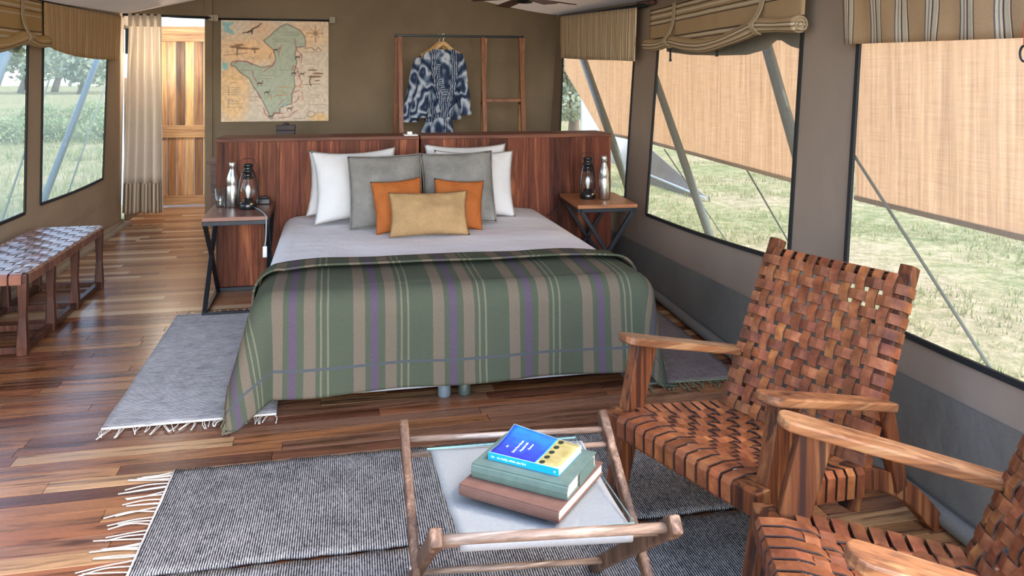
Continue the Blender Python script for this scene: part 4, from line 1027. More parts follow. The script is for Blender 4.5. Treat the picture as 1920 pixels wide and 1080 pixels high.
ev = lambda u: ([(V((u, -hy_, bz-0.055)), V((0, -1, 0))), (V((u, -hy_, bz-0.008)), V((0, -1, 0))), (V((u, -hy_+0.012, bz+0.002)), V((0, -.7, .7)))], [(V((u, hy_-0.012, bz+0.002)), V((0, .7, .7))), (V((u, hy_, bz-0.008)), V((0, 1, 0))), (V((u, hy_, bz-0.055)), V((0, 1, 0)))])
eu = lambda v: ([(V((-hx_, v, bz-0.055)), V((-1, 0, 0))), (V((-hx_, v, bz-0.008)), V((-1, 0, 0))), (V((-hx_+0.012, v, bz+0.002)), V((-.7, 0, .7)))], [(V((hx_-0.012, v, bz+0.002)), V((.7, 0, .7))), (V((hx_, v, bz-0.008)), V((1, 0, 0))), (V((hx_, v, bz-0.055)), V((1, 0, 0)))])
weave(t, S, N, lambda u, v: (0, 1, 0), lambda u, v: (1, 0, 0), us, vs_, 0.061, 0.068, 0.004, eu, ev, 'leather_dark')
# ================================================================== rugs
def rug(label, cx, cy, lx, ly, rz, mat, ends, fr_len=0.10, group=None, z=0.004, th=0.010, seed=0, gap=0.024, fmat='fringe', scallop=0.004):
    """ends: which edges carry a fringe, 'x' the two short ends across x, 'y' those across y"""
    t = thing('woven_rug', label, 'rug', (cx, cy, 0), rz, group=group)
    nu, nv = int(lx/0.03), int(ly/0.03)
    def S(u, v):
        e1 = scallop*sin(u*lx*150+seed) if abs(abs(v)-0.5) < 0.01 else 0
        x = u*lx+0.006*noise.noise(V((v*6, seed, 0)))*(2*abs(u))**4; y = v*ly+e1+0.008*noise.noise(V((u*6, seed+5, 0)))*(2*abs(v))**4
        return V((x, y, z+th/2+0.0025*noise.noise(V((x*5, y*5, seed)))+0.0015*abs(noise.noise(V((x*40, y*40, seed))))))
    mb = MB(); mb.grid(S, lin(max(nu, 8), -.5, .5), lin(max(nv, 8), -.5, .5)); mb.build('rug_weave', M[mat], t, world=False, smooth=True, solid=th)
    fr = MB(); hem = MB()
    for sgn in (-1, 1):
        if 'x' in ends: a, b, d = V((sgn*lx/2, -ly/2, 0)), V((sgn*lx/2, ly/2, 0)), V((sgn, 0, 0))
        else: a, b, d = V((-lx/2, sgn*ly/2, 0)), V((lx/2, sgn*ly/2, 0)), V((0, sgn, 0))
        hem = MB(); hem.tube([a.lerp(b, q)+V((0, 0, z+0.006)) for q in lin(12)], 0.0055, 6); hem.build('end_hem', M[fmat], t, world=False, smooth=True)
        n = int((b-a).length/gap); sd = (b-a).normalized()
        for k in range(n+1):
            p = a.lerp(b, (k+random.uniform(-.25, .25)+0.2)/(n+0.4))+V((0, 0, z+0.004)); L = fr_len*random.uniform(0.7, 1.1); sk = random.gauss(0, 0.018)
            q1 = p+d*L*0.5+sd*(sk*0.4+random.gauss(0, 0.006)); q2 = p+d*L+sd*sk; q1.z = z+0.003+0.004*random.random(); q2.z = z+0.002
            fr.tube(spline([p, q1, q2], 4), 0.0021, 5)
            if random.random() < 0.6:
                q3 = p+sd*random.uniform(0.005, 0.012); fr.tube(spline([q3, q1+sd*random.uniform(0.002, 0.010), q2+sd*random.uniform(-0.003, 0.006)], 4), 0.0020, 5)
    f = fr.build('fringe', M[fmat], t, world=False, smooth=True); f['kind'] = 'stuff'
    return t
rugA = (0.385, 2.815, 1.92, 0.655)
rug('charcoal flecked rag rug reaching under the coffee table towards the bed', 0.385, 2.825, 1.93, 0.655, -0.018, 'rug_dark', 'x', 0.15, seed=1, gap=0.028)
rug('charcoal flecked rag rug nearest the camera under the coffee table and chairs', 0.395, 2.149, 1.93, 0.655, -0.020, 'rug_dark', 'x', 0.15, seed=2, gap=0.028)
nl, fl_ = onZ(185, 805, 0.01), onZ(333, 592, 0.01)
rug('pale grey rag rug on the floor along the left side of the bed', nl.x+0.36, (nl.y+fl_.y)/2, 0.70, fl_.y-nl.y, 0.0, 'rug_pale', 'y', 0.085, seed=3, gap=0.030)
rug('mauve rag rug between the right side of the bed and the canvas wall', 1.70, 4.34, 0.56, 1.52, -0.05, 'rug_mauve', 'y', 0.09, seed=4, fmat='fringe_green', gap=0.02)

# ================================================================== folding coffee table
ct = thing('coffee_table', 'folding wooden coffee table with a canvas sling under a glass top', 'table', (0.48, 2.0, 0))
z0 = 0.452
Al, Ar = onZ(757, 799, z0+0.005), onZ(1129, 780, z0+0.005); Bl, Br = onZ(817, 1010, z0), onZ(1266, 985, z0)
Afl, Afr = V((Bl.x-0.012, Bl.y-0.0, 0.012)), V((Br.x+0.03, Br.y, 0.012)); Bfl, Bfr = V((Al.x+0.022, Al.y, 0.012)), V((Ar.x-0.03, Ar.y, 0.012))
onA = lambda P0, P1, z: P0+(P1-P0)*((z-P0.z)/(P1.z-P0.z))
for a, b, wd in ((Al, Afl, 0.024), (Ar, Afr, 0.024), (Bl, Bfl, 0.026), (Br, Bfr, 0.026)):
    d = (a-b).normalized(); mb = MB()
    mb.sweep([a+d*0.012, a-d*0.02, a-d*0.10, b], [(wd*1.05, 0.040), (wd*1.1, 0.048), (wd, 0.040), (wd, 0.036)], (1, 0, 0)); mb.build('leg', M['old_wood'], ct, bevel=0.006)
def rod(name, a, b, r, mat='old_wood_x', sub=0):
    mb = MB(); mb.tube([a, b], r, 14); return mb.build(name, M[mat], ct, smooth=True)
rod('handle_rod', onA(Al, Afl, 0.432), onA(Ar, Afr, 0.432), 0.0085); rA = (onA(Al, Afl, 0.404), onA(Ar, Afr, 0.404)); rod('sling_rod', *rA, 0.0075)
rod('handle_rod', onA(Bl, Bfl, 0.436), onA(Br, Bfr, 0.436), 0.0115); rB = (onA(Bl, Bfl, 0.397), onA(Br, Bfr, 0.397)); rod('sling_rod', *rB, 0.0085)
rod('lower_rod', onA(Bl, Bfl, 0.10), onA(Br, Bfr, 0.10), 0.009); rod('lower_rod', onA(Al, Afl, 0.10), onA(Ar, Afr, 0.10), 0.009)
for a, b, c_, d in ((Al, Afl, Bl, Bfl), (Ar, Afr, Br, Bfr)):
    p = onA(a, b, 0.226); mb = MB(); mb.tube([p-V((0.016, 0, 0)), p+V((0.016, 0, 0))], 0.006, 10); mb.build('pivot_bolt', M['steel'], ct, smooth=True)
# canvas sling wrapped round the lower pair of rods
def cx_(r, t): return r[0].lerp(r[1], t)
t0, t1 = 0.115, 0.86
def sl(u, v):
    t = lerp(t0, t1, u); a, b = cx_(rA, t), cx_(rB, t); r1, r2 = 0.0125, 0.0165
    if v < 0.15:
        q = -pi*0.9+pi*1.4*(v/0.15); return a+V((0, r1*cos(pi/2-q+0.0)*1.0 if False else -r1*sin(q), r1*cos(q)))
    if v > 0.85:
        q = pi*1.4*((v-0.85)/0.15)-0.0; return b+V((0, -r2*sin(q), r2*cos(q)))
    s_ = (v-0.15)/0.7; p = (a+V((0, 0, r1))).lerp(b+V((0, 0, r2)), s_); p.z -= 0.010*sin(pi*s_); return p
mb = MB(); mb.grid(sl, lin(20), lin(61)); mb.build('canvas_sling', M['table_canvas'], ct, smooth=True, solid=0.002)
GZT = 0.428
gx0, gx1, gy0, gy1 = 0.255, 0.684, 1.765, 2.235
mb = MB(); mb.add([(gx0, gy0, GZT), (gx1, gy0-0.01, GZT), (gx1, gy1-0.02, GZT), (gx0, gy1, GZT), (gx0, gy0, GZT-0.005), (gx1, gy0-0.01, GZT-0.005), (gx1, gy1-0.02, GZT-0.005), (gx0, gy1, GZT-0.005)], [(0, 1, 2, 3), (7, 6, 5, 4)])
mb.build('glass_top', M['glass_pane'], ct)
mb = MB(); q = [(gx0, gy0), (gx1, gy0-0.01), (gx1, gy1-0.02), (gx0, gy1)]
for k in range(4):
    a, b = q[k], q[(k+1) % 4]; mb.add([(*a, GZT), (*b, GZT), (*b, GZT-0.005), (*a, GZT-0.005)], [(0, 1, 2, 3)])
mb.build('glass_edge', M['glass_edge'], ct, fix=False)

# ---- books
def bookframe(p0, p1, p2, z, off=0.0):
    """p0->p1 along the spine, p2 gives the width; pixel points on height z"""
    a, b, c = onZ(*p0, z), onZ(*p1, z), onZ(*p2, z); e = (b-a); L = e.length; e.normalize(); n = V((0, 0, 1)).cross(e); W = (c-b).dot(n); 
    return a, e, n, L, abs(W)
def book(name, label, fr, z, th, cover, round_spine=0.0, ct_=0.003, over=0.003):
    a, e, n, L, W = fr; rz = atan2(e.y, e.x)
    t = thing(name, label, 'book', (a.x, a.y, z), rz)
    B = lambda mb, nm, m, bv=0.0, sm=False: mb.build(nm, m, t, world=False, bevel=bv, smooth=sm)
    mb = MB(); mb.box((L/2, W/2, ct_/2), (L, W, ct_)); B(mb, 'back_board', cover, 0.001)
    mb = MB(); mb.box((L/2, W/2, th-ct_/2), (L, W, ct_)); B(mb, 'front_board', cover, 0.001)
    prof = [(0.006, 0), (-round_spine*0.6, th*0.15), (-round_spine, th*0.5), (-round_spine*0.6, th*0.85), (0.006, th)]
    inn = [(p[0]+ct_, min(max(p[1], ct_*0.7), th-ct_*0.7)) for p in reversed(prof)]
    mb = MB(); mb.prism([V((0, y, z_)) for y, z_ in prof+inn], (L, 0, 0)); B(mb, 'spine', cover, 0.001)
    mb = MB(); mb.box((L/2, W/2+0.001, th/2), (L-2*over-0.002, W-over-0.004, th-2*ct_)); B(mb, 'page_block', M['pages'], 0.0)
    return t
g = G('page edges'); o_ = g.obj(); c = g.ramp(g.noise(g.map(o_, (2, 2, 900)), 1, 2), [(0.3, (0.36, 0.28, 0.23)), (0.7, (0.60, 0.52, 0.45))]); g.set(Base_Color=c, Roughness=0.9); M['pages'] = g.m
M['book_brown'] = plain('worn brown book cloth', (0.125, 0.060, 0.042), 0.75, bumps=(60, 0.2))
M['book_green'] = plain('sage green book cloth', (0.080, 0.122, 0.102), 0.65, bumps=(90, 0.2))
M['cyan'] = plain('cyan card', (0.004, 0.27, 0.56), 0.4)
M['white_ink'] = plain('white ink', (0.80, 0.84, 0.86), 0.5)
zB = GZT+0.0005
fb = bookframe((861, 928), (1048, 982), (1119, 884), zB)
book('brown_book', 'thick old brown cloth book at the bottom of the pile', fb, zB, 0.029, M['book_brown'], 0.002)
zG = zB+0.0295
fg = bookframe((885, 894), (1065, 939), (1112, 872), zG)
gb = book('green_book', 'sage green cloth book in the middle of the pile', fg, zG, 0.036, M['book_green'], 0.006)
mb = MB(); mb.box((fg[3]+0.0015, fg[4]*0.62, 0.018), (0.002, fg[4]*0.5, 0.03)); mb.build('jacket_flap', M['book_green'], gb, world=False)
# paperback: cover print in blue and yellow with a row of dark dots
zP = zG+0.0365
fp = bookframe((916, 860), (1048, 893), (1081, 846), zP)
a, e, n, L, W = fp; TB = 0.0175
g = G('printed paperback cover'); sx = g.n('SeparateXYZ', 0, {0: g.uvc()}); sy = g.n('SeparateXYZ', 1, {0: g.uvc()})
nz = g.noise(g.uvc(), 6, 4); f_ = g.math('ADD', g.math('MULTIPLY', sy, 0.5), g.math('MULTIPLY', nz, 0.5))
blue = g.ramp(f_, [(0.25, (0.02, 0.022, 0.22)), (0.5, (0.016, 0.06, 0.44)), (0.75, (0.014, 0.15, 0.58))])
yel = g.ramp(nz, [(0.3, (0.24, 0.195, 0.06)), (0.7, (0.36, 0.30, 0.135))])
cc = g.mix(g.math('GREATER_THAN', sx, 0.665), blue, yel)
cc = g.mix(g.math('LESS_THAN', g.math('ABSOLUTE', g.math('SUBTRACT', sx, 0.665)), 0.008), cc, (0.04, 0.35, 0.55))
fy = g.math('SUBTRACT', g.math('FRACT', g.math('MULTIPLY', sy, 5.0)), 0.5); dx = g.math('DIVIDE', g.math('SUBTRACT', sx, 0.735), 0.038); dy = g.math('DIVIDE', fy, 0.32)
rr = g.math('ADD', g.math('MULTIPLY', dx, dx), g.math('MULTIPLY', dy, dy))
cc = g.mix(g.math('LESS_THAN', rr, 1.0), cc, (0.012, 0.022, 0.016))
ed = g.math('GREATER_THAN', g.math('MAXIMUM', g.math('ABSOLUTE', g.math('SUBTRACT', sx, 0.5)), g.math('ABSOLUTE', g.math('SUBTRACT', sy, 0.5))), 0.488)
cc = g.mix(ed, cc, (0.35, 0.52, 0.62)); g.set(Base_Color=cc, Roughness=0.3); M['paperback'] = g.m
pb = thing('blue_paperback', 'bright blue and yellow paperback with dark dots on top of the pile', 'book', (a.x, a.y, zP), atan2(e.y, e.x))
lift = lambda u, v: 0.017*max(0, v-0.35)**1.5*(1-u)**1.3*2.0
mb = MB(); mb.grid(lambda u, v: V((u*L, v*W, TB+lift(u, v))), lin(13), lin(9)); mb.build('front_cover', M['paperback'], pb, world=False, solid=0.0006, smooth=True)
mb = MB(); mb.box((L/2, -0.0008, TB/2), (L, 0.0016, TB)); mb.build('spine', M['cyan'], pb, world=False)
mb = MB(); mb.box((L/2, W/2, 0.0004), (L, W, 0.0008)); mb.build('back_cover', M['cyan'], pb, world=False)
mb = MB(); mb.grid(lambda u, v: V((0.0008+u*(L-0.002), 0.001+v*(W-0.001), TB*0.5+0.0 if False else TB-0.0012+lift(u, v)*0.95)), lin(9), lin(9))
nv = len(mb.v); vs0 = [p.copy() for p in mb.v]; mb2 = MB(); mb2.grid(lambda u, v: V((0.0008+u*(L-0.002), 0.001+v*(W-0.001), 0.001)), lin(9), lin(9))
b_ = [k for k in range(9)]+[9*j+8 for j in range(1, 9)]+[72+k for k in range(7, -1, -1)]+[9*j for j in range(7, 0, -1)]
mb.v += mb2.v; mb.f += [tuple(nv+i for i in f) for f in mb2.f]; mb.uv = {}
mb.f += [(b_[k], b_[(k+1) % len(b_)], nv+b_[(k+1) % len(b_)], nv+b_[k]) for k in range(len(b_))]; mb.build('page_block', M['pages'], pb, world=False)
def text(name, s, parent, loc, rot, size, mat, align='LEFT'):
    cu = bpy.data.curves.new(name, 'FONT'); cu.body = s; cu.size = size; cu.extrude = 0.0002; cu.align_x = align; cu.materials.append(M[mat])
    tmp = bpy.data.objects.new(name, cu); me = tmp.to_mesh().copy(); tmp.to_mesh_clear(); bpy.data.objects.remove(tmp)
    me.materials.clear(); me.materials.append(M[mat]); o = bpy.data.objects.new(name, me); COL.objects.link(o); o.parent = parent; o.location = loc; o.rotation_euler = rot; return o
for s_, u, v in (('An', 0.16, 0.30), ('Early Morn Sandal', 0.30, 0.17), ('Napalian Still', 0.375, 0.27), ('Forever', 0.45, 0.40)):
    text('cover_lettering', s_, pb, (u*L, v*W, TB+0.0010+lift(u, v)), (0, -atan2(lift(u, min(1, v+0.6))-lift(u, v), 0.6*W), pi/2), 0.0085 if s_ != 'An' else 0.008, 'white_ink')
text('spine_lettering', 'so ready, when you live', pb, (L*0.13, -0.0018, TB*0.36), (pi/2, 0, 0), 0.0085, 'white_ink')
text('spine_lettering', 'No', pb, (L*0.045, -0.0018, TB*0.36), (pi/2, 0, 0), 0.007, 'white_ink')
text('spine_lettering', 'A', pb, (L*0.93, -0.0018, TB*0.36), (pi/2, 0, 0), 0.008, 'white_ink')

# ================================================================== things on the end wall
MY = BACK-0.035
m0, m1_ = onY(414.5, 37.5, MY), onY(616, 226.5, MY)
NW, NH = 240, 226
def maprgb():
    H = np.zeros((NH, NW, 3)); yy, xx = np.mgrid[0:NH, 0:NW]; X = 75+(xx+0.5)/NW*1065; Y = 38+(yy+0.5)/NH*997   # coordinates of the sheet, 75..1140 x 38..1035
    rs = np.random.RandomState(3)
    def sm(sc):
        a = rs.rand(int(NH/sc)+3, int(NW/sc)+3); fy, fx = yy/sc, xx/sc; iy, ix = fy.astype(int), fx.astype(int); ty, tx = fy-iy, fx-ix; ty = ty*ty*(3-2*ty); tx = tx*tx*(3-2*tx)
        return (a[iy, ix]*(1-tx)+a[iy, ix+1]*tx)*(1-ty)+(a[iy+1, ix]*(1-tx)+a[iy+1, ix+1]*tx)*ty
    def blend(m, c): H[:] = H*(1-m[..., None])+np.array(c)*m[..., None]
    def inside(P):
        r = np.zeros((NH, NW), bool); n = len(P)
        for i in range(n):
            x1, y1 = P[i]; x2, y2 = P[(i+1) % n]
            if y1 != y2: r ^= ((y1 > Y) != (y2 > Y)) & (X < (x2-x1)*(Y-y1)/(y2-y1)+x1)
        return r
    def line(P, wd, c, al=1.0):
        d = np.full((NH, NW), 1e9)
        for (x1, y1), (x2, y2) in zip(P[:-1], P[1:]):
            L2 = (x2-x1)**2+(y2-y1)**2+1e-9; t = np.clip(((X-x1)*(x2-x1)+(Y-y1)*(y2-y1))/L2, 0, 1); d = np.minimum(d, np.hypot(X-x1-t*(x2-x1), Y-y1-t*(y2-y1)))
        blend(np.clip(wd-d+2, 0, 4)/4*al, c)
    def ell(cx, cy, rx, ry, c, al=1.0): q = ((X-cx)/rx)**2+((Y-cy)/ry)**2; blend(np.clip((1-q)*3, 0, 1)*al, c)
    H[:] = (205, 190, 172); n1, n2, n3 = sm(40), sm(14), sm(5)
    W = lambda m: np.clip(m, 0, 1)*(0.75+0.5*n2)
    blend(np.clip(W(1-((X-250)/330)**2-((Y-340)/190)**2), 0, 1), (226, 184, 142))
    blend(np.clip(W(1.3-((X-190)/170)**2-((Y-760)/330)**2), 0, 1), (226, 184, 134))
    blend(np.clip(W(1.1-((X-950)/260)**2-((Y-180)/190)**2)*0.8, 0, 1), (222, 184, 146))
    blend(np.clip(W(1.1-((X-520)/260)**2-((Y-330)/160)**2)*0.8, 0, 1), (228, 182, 134))
    blend(np.clip(W(1.0-((X-1040)/120)**2-((Y-1000)/60)**2), 0, 1), (224, 186, 130))
    blend(np.clip(W(0.9-((X-480)/200)**2-((Y-120)/120)**2)*0.7, 0, 1), (222, 168, 128))
    land = [(715, 68), (770, 90), (850, 130), (895, 190), (905, 240), (905, 290), (820, 300), (800, 360), (820, 450), (800, 520), (790, 600), (800, 690), (770, 760), (770, 860), (690, 880), (650, 900), (650, 950), (590, 950), (560, 1010), (530, 930), (490, 850), (440, 760), (390, 690), (350, 610), (260, 550), (220, 500), (170, 480), (180, 450), (240, 435), (330, 445), (390, 470), (470, 500), (570, 480), (610, 430), (590, 330), (520, 270), (490, 235), (550, 190), (600, 140), (660, 95)]
    L_ = inside(land); blend(L_*1.0, (160, 174, 156)); blend(L_*np.clip(n2-0.45, 0, 1)*0.6, (190, 190, 170)); blend(L_*np.clip(0.5-n1, 0, 1)*0.7, (140, 160, 140)); blend(L_*np.clip(n3-0.6, 0, 1)*0.5, (120, 130, 115))
    line(land+land[:1], 5, (105, 90, 82), 0.85)
    for P in ([(90, 60), (210, 60), (150, 110), (210, 165), (110, 150)], [(88, 450), (140, 460), (150, 500), (120, 530), (88, 520)], [(90, 130), (225, 180), (160, 175)], [(690, 850), (720, 860), (700, 885), (675, 870)]):
        blend(inside(P)*0.9, (120, 182, 190))
    red = (165, 60, 75)
    for P in ([(490, 545), (530, 510), (590, 480), (605, 430)], [(380, 530), (390, 590), (420, 640)], [(205, 470), (230, 440), (330, 440), (380, 480)], [(640, 380), (650, 320), (670, 280)], [(800, 215), (805, 260), (815, 330), (870, 370), (860, 450)], [(770, 520), (790, 480), (830, 520), (840, 590), (870, 640), (850, 680)], [(755, 765), (800, 740), (840, 730)], [(790, 850), (830, 820), (840, 780)], [(640, 870), (690, 815)], [(590, 955), (680, 955)], [(640, 1000), (740, 990), (770, 955), (830, 920)], [(430, 750), (460, 810)], [(490, 900), (500, 950), (540, 990)], [(545, 410), (570, 350)], [(430, 660), (490, 660)]):
        line(P, 3.5, red, 0.9)
    for P in ([(640, 700), (740, 690)], [(640, 730), (690, 740), (710, 775), (600, 780)], [(800, 690), (880, 695)], [(870, 740), (880, 820), (910, 835)], [(560, 770), (570, 820)]): line(P, 3.5, (190, 110, 60), 0.8)
    dk = (62, 48, 42)
    # bird, acacias, antelope and compass drawn with short strokes
    line([(285, 165), (330, 155), (375, 130), (420, 105), (465, 70)], 5, dk); line([(330, 158), (380, 140), (375, 168)], 7, dk); line([(375, 125), (440, 95)], 6, dk)
    for cx, cy, rx, ry in ((215, 300, 60, 14), (290, 315, 70, 12), (400, 318, 55, 12), (255, 280, 50, 10)): ell(cx, cy, rx, ry, (105, 72, 52), 0.8)
    line([(235, 310), (230, 380)], 5, dk); line([(400, 325), (405, 360)], 4, dk); line([(100, 383), (200, 375), (330, 360)], 3, (120, 85, 60), 0.8)
    for cx, cy, rx, ry in ((975, 525, 55, 9), (1030, 560, 65, 10), (1000, 590, 75, 12), (1025, 630, 35, 7)): ell(cx, cy, rx, ry, (110, 70, 52), 0.85)
    line([(960, 590), (945, 640), (960, 680)], 5, dk); line([(870, 672), (1050, 662)], 3, dk, 0.7)
    for cx, cy in ((825, 395), (610, 325), (745, 905), (560, 980), (790, 555), (450, 655), (520, 745), (870, 562)):
        ell(cx, cy, 26, 9, dk, 0.8); line([(cx-20, cy+5), (cx-22, cy+28)], 2.5, dk); line([(cx+18, cy+5), (cx+20, cy+28)], 2.5, dk); line([(cx+22, cy-4), (cx+36, cy-20)], 3, dk)
    line([(1005, 75), (1005, 250)], 3, (120, 90, 70)); line([(915, 158), (1085, 158)], 3, (120, 90, 70)); ell(1005, 158, 28, 28, (140, 105, 78), 0.6); line([(960, 115), (1050, 200)], 2, (140, 105, 80)); line([(960, 200), (1050, 115)], 2, (140, 105, 80))
    line([(900, 310), (960, 300), (1010, 330), (1030, 295), (1065, 330)], 3.5, (110, 85, 65), 0.9)
    # writing too small to read: the key at the left, notes and names
    def scrib(x0, x1, y, al=0.7, c=(100, 85, 75)):
        x = x0
        while x < x1: w_ = rs.uniform(8, 30); line([(x, y+rs.uniform(-3, 3)), (min(x+w_, x1), y+rs.uniform(-3, 3))], 2.2, c, al); x += w_+rs.uniform(5, 10)
    scrib(170, 225, 650, 1.0)
    for y_, x1 in ((700, 255), (722, 240), (745, 235), (768, 230), (820, 225), (835, 235), (858, 290), (890, 285)): scrib(170, x1, y_); ell(150, y_, 9, 7, (110, 100, 105) if y_ != 745 else red, 0.9)
    for x0, x1, y_ in ((320, 460, 415), (345, 400, 400), (350, 440, 790), (350, 440, 825), (910, 1050, 775), (910, 1040, 795), (895, 1010, 465), (900, 1060, 345), (1000, 1090, 950), (795, 900, 1005), (580, 720, 220), (690, 830, 180), (600, 760, 240), (640, 800, 150), (460, 600, 580), (660, 790, 525), (460, 560, 610), (940, 1110, 870), (250, 360, 530)): scrib(x0, x1, y_, 0.65)
    q = np.abs(np.hypot((X-960)/40, (Y-965)/28)-1); blend(np.clip(1-q*5, 0, 1)*0.8, (110, 95, 90))
    H[:] = H*0.80+np.array((205, 192, 176))*0.20; H *= (0.93+0.12*n3)[..., None]; return np.clip(H/255, 0, 1)
rgb = maprgb(); linc = np.where(rgb <= 0.04045, rgb/12.92, ((rgb+0.055)/1.055)**2.4)*1.3
mp = thing('safari_map', 'painted cloth map with a green territory, acacias and a flying bird', 'map', ((m0.x+m1_.x)/2, MY, (m0.z+m1_.z)/2))
xs_, zs_ = np.linspace(m0.x, m1_.x, NW), np.linspace(m0.z, m1_.z, NH)
VX, VZ = np.meshgrid(xs_, zs_); VY = MY+0.004*np.sin((VX-m0.x)*6)
vv = np.stack([VX-(m0.x+m1_.x)/2, VY-MY, VZ-(m0.z+m1_.z)/2], -1).reshape(-1, 3)
idx = np.arange(NW*NH).reshape(NH, NW); ff = np.stack([idx[:-1, :-1], idx[1:, :-1], idx[1:, 1:], idx[:-1, 1:]], -1).reshape(-1, 4)
me = bpy.data.meshes.new('map_sheet'); me.from_pydata(vv.tolist(), [], ff.tolist()); ca = me.color_attributes.new('print', 'FLOAT_COLOR', 'POINT')
ca.data.foreach_set('color', np.concatenate([linc.reshape(-1, 3), np.ones((NW*NH, 1))], 1).astype(np.float32).ravel())
g = G('printed map cloth'); g.set(Base_Color=g.mix(0.25, g.n('VertexColor', 0, layer_name='print'), g.ramp(g.noise(g.obj(), 250, 2), [(0.3, 0.6), (0.7, 1.0)]), 'MULTIPLY'), Roughness=0.95); g.b.inputs['Specular IOR Level'].default_value = 0.1; me.materials.append(g.m)
mo = bpy.data.objects.new('map_sheet', me); COL.objects.link(mo); mo.parent = mp; WM[mo] = WM[mp]
mb = MB(); mb.tube([(m0.x-0.09, MY+0.012, m0.z+0.012), (m1_.x+0.07, MY+0.012, m0.z+0.012)], 0.011, 10); mb.build('hanging_rod', M['black_metal'], mp, smooth=True)
for x in (m0.x-0.06, m1_.x+0.04):
    mb = MB(); mb.box((x, MY+0.006, m0.z+0.018), (0.065, 0.03, 0.07)); mb.build('canvas_loop', fabric('canvas loop', (0.40, 0.35, 0.28)), mp, bevel=0.008)

# curtain and its rod
CY = BACK-0.06
ra, rb_ = onY(226, 27, CY), onY(396, 33.5, CY)
t = thing('curtain_rod', 'dark curtain rod across the top of the doorway', 'rod', (ra.x, CY, ra.z))
mb = MB(); mb.tube([ra, rb_], 0.014, 10); mb.build('rod', M['black_metal'], t, smooth=True)
for p in (ra, rb_):
    mb = MB(); mb.box(p+V((0, 0.02, 0)), (0.05, 0.06, 0.06)); mb.build('bracket', M['black_metal'] if p is ra else fabric('canvas loop', (0.40, 0.35, 0.28)), t, bevel=0.006)
cl_, cr_ = onY(231, 30, CY).x, onY(307, 30, CY).x; zt_, zm, zb_ = onY(270, 29, CY).z, onY(270, 343, CY).z, onY(270, 399, CY).z
cu = thing('doorway_curtain', 'gathered cream curtain with a striped hem at the doorway', 'curtain', ((cl_+cr_)/2, CY, zb_))
def CU(u, z):
    k = (zt_-z)/(zt_-zb_); xl_, xr_ = cl_+0.06*(1-k)-0.012*k, cr_-0.02*(1-k)+0.01*k
    return V((lerp(xl_, xr_, u)+0.012*sin(u*31)*k, CY-0.01+(0.012+0.038*min(1, k*4))*sin(u*2*pi*4.6+0.6*sin(3*u)+0.4*k), z+0.006*sin(u*20)*k))
mb = MB(); mb.grid(CU, lin(90), lin(24, zt_, zm)); mb.build('curtain_cloth', M['curtain'], cu, smooth=True, solid=0.003)
mb = MB(); mb.grid(CU, lin(90), lin(8, zm, zb_), uvfn=lambda u, v: (u*0.75, v)); mb.build('striped_hem', M['band'], cu, smooth=True, solid=0.003)
mb = MB()
for k in range(5): mb.box((lerp(cl_+0.07, cr_-0.04, k/4), CY-0.026, zt_-0.05), (0.035, 0.014, 0.13))
mb.build('heading_tape', M['curtain'], cu, bevel=0.005)

# valances and roller blinds hung inside the walls
def cloth(t, name, P, top, bot, off, mat, amp, uvmode, n=60, bell=0.0, nv=10):
    """cloth between two (y, z) polylines, both from far to near"""
    def at(poly, u):
        d = [0]; 
        for a, b in zip(poly[:-1], poly[1:]): d.append(d[-1]+abs(b[0]-a[0]))
        s = u*d[-1]
        for k in range(len(poly)-1):
            if s <= d[k+1] or k == len(poly)-2:
                f = (s-d[k])/(d[k+1]-d[k]); return (lerp(poly[k][0], poly[k+1][0], f), lerp(poly[k][1], poly[k+1][1], f))
    Ln = abs(top[-1][0]-top[0][0])
    def S(u, v):
        a, b = at(top, u), at(bot, u); o = off*(1+0.0*v)+math.copysign(1, off)*(amp*(0.3+0.7*(1-v))*(noise.noise(V((u*Ln*9, v*0.6, 3)))+0.5*sin(u*Ln*26+2*v))+bell*(1-v))
        return P(lerp(b[0], a[0], v), lerp(b[1], a[1], v), o)
    mb = MB(); mb.grid(S, lin(n), lin(nv), uvfn=(lambda u, v: (u*Ln+0.02*noise.noise(V((u*Ln*6, v*1.5, 0))), v)) if uvmode == 0 else (lambda u, v: (u*Ln, (1-v)*(at(top, u)[1]-at(bot, u)[1]))))
    return mb.build(name, M[mat], t, smooth=True, solid=0.004)
def hang_rod(t, P, a, b, off):
    mb = MB(); mb.tube([P(a[0]+0.06, a[1], off), P(b[0]-0.06, b[1], off)], 0.016, 8); mb.build('hanging_rod', M['black_metal'], t, smooth=True)
o1 = -0.06
R1 = lambda px, py, off=o1: yz(onR(px, py, off))
t = thing('valance', 'tan valance with narrow upright stripes above the far right window', 'valance', rw(6.8, 1.9))
tp, bt = [R1(1051, 31), R1(1194, 14)], [R1(1052, 109), R1(1100, 112), R1(1150, 113), R1(1191, 115)]
cloth(t, 'valance_cloth', rw, tp, bt, o1, 'valance', 0.010, 0); hang_rod(t, rw, tp[0], (tp[1][0]-0.12, tp[1][1]), o1+0.02)
t = thing('valance', 'tan valance with broad dark and cream stripes above the nearest right window', 'valance', rw(2.2, 1.7))
q1, q2 = R1(1584, 83), R1(1920, 71); s_ = (q2[1]-q1[1])/(q2[0]-q1[0]); q3 = (1.3, q2[1]+s_*(1.3-q2[0]))
tp = [(R1(1578, 0)[0], 1.93), (1.3, 1.90)]
cloth(t, 'valance_cloth', rw, tp, [q1, q2, q3], o1, 'valance_front', 0.009, 0, n=90); hang_rod(t, rw, tp[0], tp[1], o1+0.02)
t = thing('valance', 'tan streaky valance above the left window beside the curtain', 'valance', lw(7.5, 1.95))
L_1 = lambda px, py, off=0.06: yz(onL(px, py, off))
